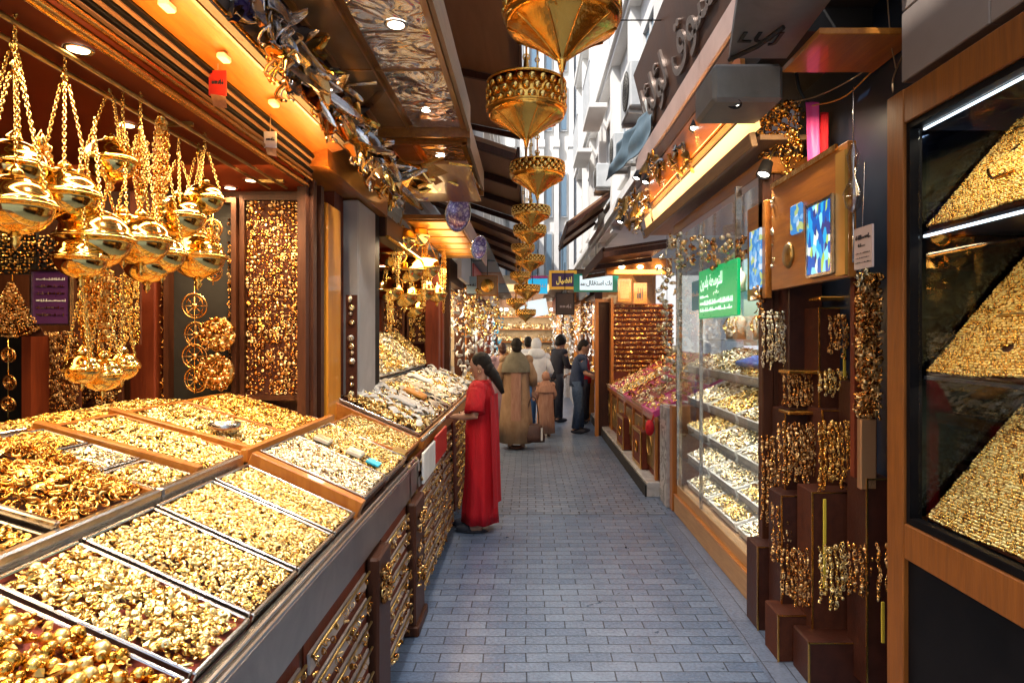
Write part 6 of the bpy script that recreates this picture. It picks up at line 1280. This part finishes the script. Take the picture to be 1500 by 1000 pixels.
# ================================================================== PEOPLE
def fuse(mb, name, mat, parent, voxel=.008, smooth=3):
    o = mb.build('tmp', mat); md = o.modifiers.new('r', 'REMESH'); md.mode = 'VOXEL'; md.voxel_size = voxel; md.use_smooth_shade = True
    sm = o.modifiers.new('s', 'SMOOTH'); sm.iterations = smooth; sm.factor = .5
    dg = bpy.context.evaluated_depsgraph_get(); dg.update(); me = bpy.data.meshes.new_from_object(o.evaluated_get(dg)); me.name = name; od = o.data; bpy.data.objects.remove(o); bpy.data.meshes.remove(od)
    me.materials.clear(); return me
def person(loc, facing, H, label, spec, near=False, skin='skin'):
    """local frame: forward +X, left +Y.  spec: arms [(elbow, wrist)]*2, lean, head turn, clothes callback"""
    s = H/1.70; Tm = Matrix.Translation(V3(loc))@Matrix.Rotation(facing, 4, 'Z')@Matrix.Scale(s, 4)
    b = MB(); lean = spec.get('lean', 0); sh = lambda z: lean*max(0, (z-.95))/.6*.25
    ht = Matrix.Rotation(spec.get('turn', 0), 3, 'Z')@Matrix.Rotation(spec.get('nod', .12), 3, 'Y'); hc = Vector((sh(1.58)+.015, 0, 1.575)); hp = lambda x, y, z: hc+ht@Vector((x, y, z))
    b.ball(hc, (.096, .077, .112), 20, 14, ht); b.ball(hp(.028, 0, -.066), (.062, .053, .052), 14, 10, ht); b.ball(hp(.075, 0, -.095), (.02, .024, .018), 10, 8, ht)
    b.ball(hp(.100, 0, -.020), (.018, .012, .020), 8, 6, ht); b.tube([hp(.090, 0, .018), hp(.106, 0, -.024)], [.009, .011], 6); b.ball(hp(.088, 0, -.058), (.014, .024, .009), 10, 6, ht)
    for q in (-1, 1): b.ball(hp(-.005, q*.078, -.01), (.020, .009, .032), 8, 6, ht); b.ball(hp(.078, q*.030, .028), (.018, .024, .008), 8, 6, ht)
    b.tube([(sh(1.32), 0, 1.32), (sh(1.42)+.0, 0, 1.42), tuple(hp(-.012, 0, -.06))], [.068, .054, .052], 12)
    b.ball((sh(1.26), 0, 1.26), (.115, .165, .17), 18, 12); b.ball((sh(1.36), 0, 1.36), (.075, .175, .07), 16, 10); b.ball((sh(1.08), 0, 1.08), (.10, .135, .16), 16, 10); b.ball((0, 0, .93), (.12, .16, .13), 16, 10)
    lg = spec.get('legs', [(.0, 0.0), (.0, 0.0)])
    for q, (kf, af) in zip((-1, 1), lg):
        b.tube([(0, q*.085, .90), (kf, q*.09, .50), (af, q*.09, .09)], [.088, .056, .038], 12); b.ball((af+.055, q*.095, .04), (.125, .045, .036), 14, 8); b.ball((af-.03, q*.09, .05), (.05, .04, .045), 10, 8)
    for q, (el, wr) in zip((-1, 1), spec['arms']):
        S = Vector((sh(1.37), q*.185, 1.375)); el = V3(el); wr = V3(wr); b.tube([S, S.lerp(el, .5), el, el.lerp(wr, .4), wr], [.050, .046, .037, .036, .025], 12); b.ball(S-Z*.012, .048, 10, 8)
        d = (wr-el).normalized(); sd = d.cross(Z) if abs(d.z) < .9 else d.cross(X); sd.normalize(); up_ = sd.cross(d).normalized()
        ax = Matrix((d, sd, up_)).transposed(); pc = wr+d*.045; b.ball(pc, (.052, .040, .015), 12, 8, ax)
        for f in range(4):
            k = wr+d*.080+sd*(-.028+.019*f); L = [.062, .072, .068, .052][f]; cu = .35+.08*f
            b.tube([k-d*.02, k+d*L*.4-up_*.006, k+d*L*.75-up_*L*.5*cu, k+d*L*.85-up_*L*(.5+cu)], [.0095, .009, .008, .0065], 6)
        tb = wr+d*.022-sd*q*.034; b.tube([tb, tb+d*.025-sd*q*.018-up_*.006, tb+d*.048-sd*q*.016-up_*.018], [.011, .010, .008], 6)
    me = fuse(b, 'person', skin, None, .0075 if near else .011, 2); me.transform(Tm); me.materials.append(M[skin])
    root = bpy.data.objects.new('person', me); COL.objects.link(root); root.location = loc; me.transform(Matrix.Translation(-V3(loc))); tag(root, label, 'person')
    def part(mb, name, mat, parent=root, vox=0):
        if vox:
            me = fuse(mb, name, mat, None, vox, 4); me.materials.append(M[mat]); o = bpy.data.objects.new(name, me); COL.objects.link(o)
        else: o = mb.build(name, mat)
        o.data.transform(Matrix.Translation(-V3(loc))@Tm); o.parent = parent; return o
    for q in (-1, 1):
        ey = part(MB().ball(hp(.082, q*.030, .010), .0125, 8, 6), 'eye', 'card_white'); part(MB().ball(hp(.091, q*.031, .009), .006, 8, 6), 'iris', 'hair_black', ey)
    part(MB().ball(hp(.099, 0, -.058), (.006, .021, .006), 10, 6, ht), 'lips', 'lip_tone')
    for q in (-1, 1): part(MB().tube([hp(.094, q*.018, .034), hp(.090, q*.034, .040), hp(.078, q*.048, .034)], [.003, .004, .002], 5), 'eyebrow', 'hair_black')
    spec['dress'](part, hp, ht, sh)
    return root
mat_flat('lip_tone', (.45, .10, .09), .4)
def hair_cap(part, hp, ht, long=0, mat='hair_black', vol=1.0):
    m = MB(); m.ball(hp(-.022, 0, .026), (.098*vol, .086*vol, .104*vol), 20, 12, ht); m.ball(hp(-.05, 0, -.03), (.062*vol, .078*vol, .085), 16, 10, ht)
    part(m, 'hair', mat)
def sleeve(m, a, b_, c, r0, r1, r2): m.ball(V3(a)+Vector((0, .03 if a[1] > 0 else -.03, -.005)), r0*1.08, 12, 8); m.tube([V3(a), V3(a).lerp(V3(b_), .5), V3(b_), V3(b_).lerp(V3(c), .6)], [r0, r0*.95, r1, r2], 14)
# 1: the woman in red
def dress_red(part, hp, ht, sh):
    m = MB(); L = [(.01, 0, .085, .168, .195, .13), (.01, 0, .2, .162, .192, .12), (.0, 0, .5, .15, .185, .09), (.0, 0, .8, .148, .18, .05), (.0, 0, .95, .155, .185, .02), (0, 0, 1.08, .14, .17, .015), (.01, 0, 1.22, .142, .188, .01), (.01, 0, 1.33, .130, .222, 0), (.008, 0, 1.40, .100, .195, 0), (.008, 0, 1.435, .072, .115, 0), (.008, 0, 1.44, .056, .07, 0)]
    m.loft(L, 40, nf=7, seed=2); dr = part(m, 'dress', 'cloth_red')
    m = MB()
    for q, el, wr in ((-1, (.04, -.27, 1.13), (.27, -.20, 1.07)), (1, (.02, .27, 1.13), (.24, .20, 1.04))):
        m = MB(); m.ball((.0, q*.175, 1.365), .078, 14, 10); m.tube([(.0, q*.14, 1.40), (.005, q*.205, 1.33), (.02, q*.245, 1.22), V3(el)+Z*.02], [.062, .078, .088, .098], 18); part(m, 'sleeve', 'cloth_red')
    m = MB(); # draped panel at the back
    m.grid(lambda u, v: Vector((-.125-.035*(1-v)-.012*math.sin(u*11), (u-.5)*.40, .25+1.05*v)), 16, 14); o = part(m, 'back_drape', 'cloth_red')
    m = MB(); m.ball(hp(-.024, 0, .026), (.100, .087, .103), 22, 14, ht); m.ball(hp(-.062, 0, -.045), (.066, .072, .080), 16, 10, ht); m.tube([hp(-.07, 0, -.06), hp(-.105, 0, -.13), hp(-.125, .01, -.22), hp(-.135, .01, -.32)], [.06, .050, .040, .018], 12)
    part(m, 'hair', 'hair_black')
    m = MB(); m.torus(hp(.006, -.088, -.052), (0, 1, 0), .011, .0028, 12, 5); m.torus(hp(.006, .088, -.052), (0, 1, 0), .011, .0028, 12, 5); part(m, 'earring', 'gold_pale')
    m = MB(); m.tube([(.075+.03*math.cos(k/14*2*PI), .085*math.sin(k/14*2*PI), 1.33+.10*(1-math.cos(k/14*2*PI))*.5+.02) for k in range(14)], .005, 6, closed=True); part(m, 'necklace', 'gold_pale')
    m = MB(); m.torus((.255, -.205, 1.075), (1, .3, -.2), .033, .006, 14, 6); part(m, 'bracelet', 'hair_black')
    for q, xo in ((-1, .12), (1, .05)):
        m = MB(); m.ball((xo+.035, q*.092, .014), (.165, .058, .016), 16, 6); m.ball((xo+.085, q*.095, .035), (.095, .054, .044), 14, 8); part(m, 'sandal', 'cloth_black')
person(P(706, 775, 5.87)*1.0 if 0 else (-.43, 5.87, 0), PI*.97, 1.60, 'woman in a long red dress with dark tied back hair looking over the trays', dict(arms=[((.04, -.27, 1.13), (.27, -.20, 1.07)), ((.02, .27, 1.12), (.25, .16, 1.10))], turn=.0, nod=.30, legs=[(.05, .12), (.0, .05)], dress=dress_red), True, 'skin')
# 2: figure in tan robe with handbag, seen from behind
def robe(mat, top=1.44, hemr=.26, shawl=None, seed=1, sleeves=True, hem=.10, arms=None):
    def f(part, hp, ht, sh):
        m = MB(); m.loft([(0, 0, hem, hemr*.85, hemr, .06), (0, 0, .45, hemr*.8, hemr*.95, .05), (0, 0, .85, .17, .21, .035), (0, 0, 1.1, .155, .20, .02), (sh(1.3), 0, 1.3, .135, .205, .01), (sh(1.4), 0, 1.40, .09, .16, 0), (sh(1.44), 0, top, .06, .08, 0)], 36, nf=8, seed=seed); part(m, 'robe', mat)
        for (el, wr), q in zip(arms, (-1, 1)): m = MB(); sleeve(m, (sh(1.37), q*.16, 1.37), el, wr, .07, .068, .062); part(m, 'sleeve', mat)
        if shawl: m = MB(); m.loft([(-.02, 0, 1.18, .17, .235, .05), (-.02, 0, 1.30, .16, .225, .03), (-.01, 0, 1.40, .12, .18, .01), (0, 0, 1.47, .075, .09, 0), (0, 0, 1.49, .07, .08, 0)], 30, nf=9, seed=4, cap=False); part(m, 'shawl', shawl)
    return f
A2 = [((-.02, -.26, 1.12), (.06, -.27, .88)), ((-.02, .26, 1.12), (.18, .22, 1.02))]
def dress2(part, hp, ht, sh):
    robe('cloth_tan', shawl='cloth_olive', arms=A2)(part, hp, ht, sh); hair_cap(part, hp, ht)
    m = MB()
    for j in range(10):
        for k in range(3): m.box(-.232+.006*(j>3)+.012*(j>6)+.0, -.222+.006*(j>3)+.012*(j>6), -.06+.045*k, -.03+.045*k, .55+.055*j, .58+.055*j)
    part(MB().grid(lambda u, v: Vector((-.205-.035*math.sin(PI*u)*.3+.035*v, -.075+.15*u, .45+.72*v)), 6, 12), 'pattern_panel', 'cloth_rust')
    part(MB().ball((-.06, 0, .03), (.10, .12, .03), 12, 6), 'shoe', 'leather_brown')
person((-.20, 10.1, 0), PI/2, 1.72, 'person with black hair in a long tan robe and olive shawl seen from behind', dict(arms=A2, turn=.2, nod=.1, dress=dress2))
t = T('handbag', 'brown leather handbag carried beside the tan robe', 'handbag', (.06, 10.0, .15)); MB().loft([(.07, 10.0, .12, .17, .07), (.07, 10.0, .2, .18, .075), (.065, 10.0, .36, .13, .05), (.06, 10.0, .40, .11, .03)], 18, expo=3).build('body', 'leather_brown', t)
MB().tube([(.06+.09*math.cos(PI*k/10), 10.0, .39+.43*math.sin(PI*k/10)) for k in range(11)], .010, 6).build('strap', 'leather_brown', t); MB().box(.18, .21, 9.93, 9.95, .15, .34).build('buckle', 'card_white', t)
# 3: white headscarf, white shirt, jeans
A3 = [((-.02, -.26, 1.12), (.14, -.22, 1.0)), ((-.02, .26, 1.12), (.14, .22, 1.0))]
def shirt_and_trousers(shirt, trousers, arms, short=False, legs=[(0, 0), (0, 0)], extra=None, lean=0):
    def f(part, hp, ht, sh):
        m = MB(); m.loft([(0, 0, .86, .135, .175, .02), (0, 0, 1.0, .130, .168, .02), (sh(1.1), 0, 1.12, .135, .172, .015), (sh(1.28), 0, 1.28, .138, .205, .01), (sh(1.37), 0, 1.38, .115, .215, 0), (sh(1.42), 0, 1.43, .072, .12, 0), (sh(1.44), 0, 1.44, .058, .065, 0)], 30, nf=7, seed=3)
        part(m, 'shirt', shirt)
        for (el, wr), q in zip(arms, (-1, 1)):
            m = MB()
            a = Vector((sh(1.37), q*.15, 1.38)); el = V3(el); wr = V3(wr)
            if short: m.tube([a, a.lerp(el, .5), a.lerp(el, .85)], [.074, .070, .066], 12); m.ball(a+Vector((0, q*.035, -.005)), .077, 12, 8)
            else: sleeve(m, a, el, wr, .068, .058, .045)
            part(m, 'sleeve', shirt)
        m = MB()
        for (kf, af), q in zip(legs, (-1, 1)): m.tube([(0, q*.08, .95), (kf*.5, q*.085, .72), (kf, q*.09, .5), (af, q*.09, .10)], [.10, .10, .082, .075], 14)
        m.ball((0, 0, .93), (.13, .165, .11), 14, 8); part(m, 'trousers', trousers); m = MB()
        for (kf, af), q in zip(legs, (-1, 1)): m.ball((af+.05, q*.095, .045), (.14, .052, .045), 14, 8)
        part(m, 'shoe', 'cloth_black')
        if extra: extra(part, hp, ht, sh)
    return f
def scarf_w(part, hp, ht, sh):
    m = MB(); m.ball(hp(-.012, 0, .018), (.112, .095, .125), 18, 12, ht); m.ball((-.03, 0, 1.42), (.13, .16, .12), 16, 10); part(m, 'headscarf', 'cloth_white')
person((.13, 11.6, 0), PI/2, 1.70, 'person in white headscarf and white shirt with blue jeans walking away', dict(arms=A3, dress=shirt_and_trousers('cloth_white', 'cloth_blue', A3, extra=scarf_w)))
# 4 small figure in a rust robe
A4 = [((.0, -.24, 1.12), (.10, -.2, .95)), ((.0, .24, 1.12), (.10, .2, .95))]
def dress4(part, hp, ht, sh): robe('cloth_rust', hemr=.25, seed=6, arms=A4, shawl='cloth_rust')(part, hp, ht, sh); part(MB().ball(hp(-.012, 0, .012), (.118, .105, .135), 18, 12, ht), 'headscarf', 'cloth_rust')
person((.29, 11.3, 0), PI/2+.2, 1.12, 'small figure wrapped head to foot in a rust brown robe', dict(arms=A4, dress=dress4))
# 5 dark shirt leaning away
A5 = [((.10, -.25, 1.12), (.32, -.15, 1.05)), ((.10, .25, 1.12), (.32, .15, 1.05))]
person((.56, 13.2, 0), .5, 1.76, 'man in a black shirt with thick black hair standing beyond the rust robe', dict(arms=A5, lean=.35, nod=.4, dress=shirt_and_trousers('cloth_black', 'cloth_black', A5, extra=lambda p, hp, ht, sh: hair_cap(p, hp, ht, vol=1.18))))
# 6 man in navy t-shirt at the right stall
A6 = [((.16, -.22, 1.10), (.42, -.14, 1.02)), ((.14, .22, 1.12), (.40, .12, 1.06))]
person((.86, 11.7, 0), -.1, 1.68, 'man in a navy short sleeved shirt and dark jeans leaning over the right stall', dict(arms=A6, lean=.45, nod=.45, legs=[(.03, -.02), (.05, .06)], dress=shirt_and_trousers('cloth_navy', 'denim', A6, True, [(.03, -.02), (.05, .06)], extra=lambda p, hp, ht, sh: hair_cap(p, hp, ht))))
# 7-9 others behind
A7 = [((.0, -.25, 1.12), (.16, -.2, 1.0)), ((.0, .25, 1.12), (.16, .2, 1.0))]
person((-.52, 12.6, 0), 1.9, 1.62, 'person in a mauve robe half hidden behind the tan robe', dict(arms=A7, dress=lambda p, hp, ht, sh: (robe('cloth_mauve', seed=9, arms=A7)(p, hp, ht, sh), hair_cap(p, hp, ht, mat='leather_brown'))))
person((-.02, 13.9, 0), PI/2, 1.74, 'person in a pale shirt farther off between the two robes', dict(arms=A7, dress=shirt_and_trousers('cloth_white', 'denim', A7, extra=lambda p, hp, ht, sh: hair_cap(p, hp, ht))))
person((1.12, 13.0, 0), 2.9, 1.60, 'stall keeper in a red top bending behind the man in navy', dict(arms=A5, lean=.3, nod=.3, dress=shirt_and_trousers('cloth_red', 'cloth_black', A5, extra=lambda p, hp, ht, sh: hair_cap(p, hp, ht))))

# ================================================================== LIGHT AND CAMERA
lamp('AREA', 'added_tray_light', (-1.27, 2.2, 2.62), 46, WARMW, .05, (.35, 0, -1), sy=3.4)  # area light added to brighten the front trays, no fixture built
MB().box(-1.285, -1.255, .5, 3.8, 2.625, 2.64).build('lamp_strip_near', 'lamp_warm') if 0 else None
lamp('AREA', 'added_rear_light', (-1.9, 2.2, 2.6), 44, WARM, .3, (.1, 0, -1), sy=3)  # extra area light added over the rear trays, hangs on no rail
lamp('AREA', 'wall_washer', (-2.2, 3.3, 2.58), 16, WARM, 2.0, (0, .75, -1), sy=.2)
lamp('AREA', 'stand_light', (1.40, 3.35, 2.9), 13, WARMW, .15, (.1, .25, -1), sy=.6)
w = bpy.data.worlds.new('World'); SC.world = w; w.use_nodes = True; nt = w.node_tree; bg = nt.nodes['Background']
sk = nt.nodes.new('ShaderNodeTexSky'); sk.sky_type = 'NISHITA'; sk.sun_disc = False; sd = Vector((-.48, -.42, .77)).normalized()
sk.sun_elevation = math.asin(sd.z); sk.sun_rotation = math.atan2(sd.x, sd.y); sk.air_density = 1.2; sk.dust_density = 2
nt.links.new(sk.outputs[0], bg.inputs[0]); bg.inputs[1].default_value = .15
sl = bpy.data.lights.new('sun', 'SUN'); sl.energy = 4.0; sl.angle = R(.5); sl.color = (1, .95, .88); so_ = bpy.data.objects.new('sun', sl); COL.objects.link(so_); so_.rotation_euler = sd.to_track_quat('Z', 'Y').to_euler(); so_.location = (0, 0, 30)
cam = bpy.data.cameras.new('camera'); co = bpy.data.objects.new('camera', cam); COL.objects.link(co); co.location = (0, 0, 1.75); co.rotation_euler = (PI/2, 0, 0)
cam.sensor_width = 36; cam.lens = 950/1500*36; cam.shift_x = -(775-750)/1500; cam.shift_y = (492-500)/1500; cam.clip_start = .05; cam.clip_end = 400; SC.camera = co
vs = SC.view_settings; vs.view_transform = 'Standard'; vs.look = 'None'; vs.exposure = 0.72; vs.gamma = 1
SC.render.engine = 'CYCLES'; cy = SC.cycles; cy.use_denoising = True; cy.max_bounces = 8; cy.glossy_bounces = 4; cy.diffuse_bounces = 3; cy.transparent_max_bounces = 16; cy.transmission_bounces = 4; cy.caustics_reflective = False; cy.caustics_refractive = False; cy.sample_clamp_indirect = 4; cy.blur_glossy = .5
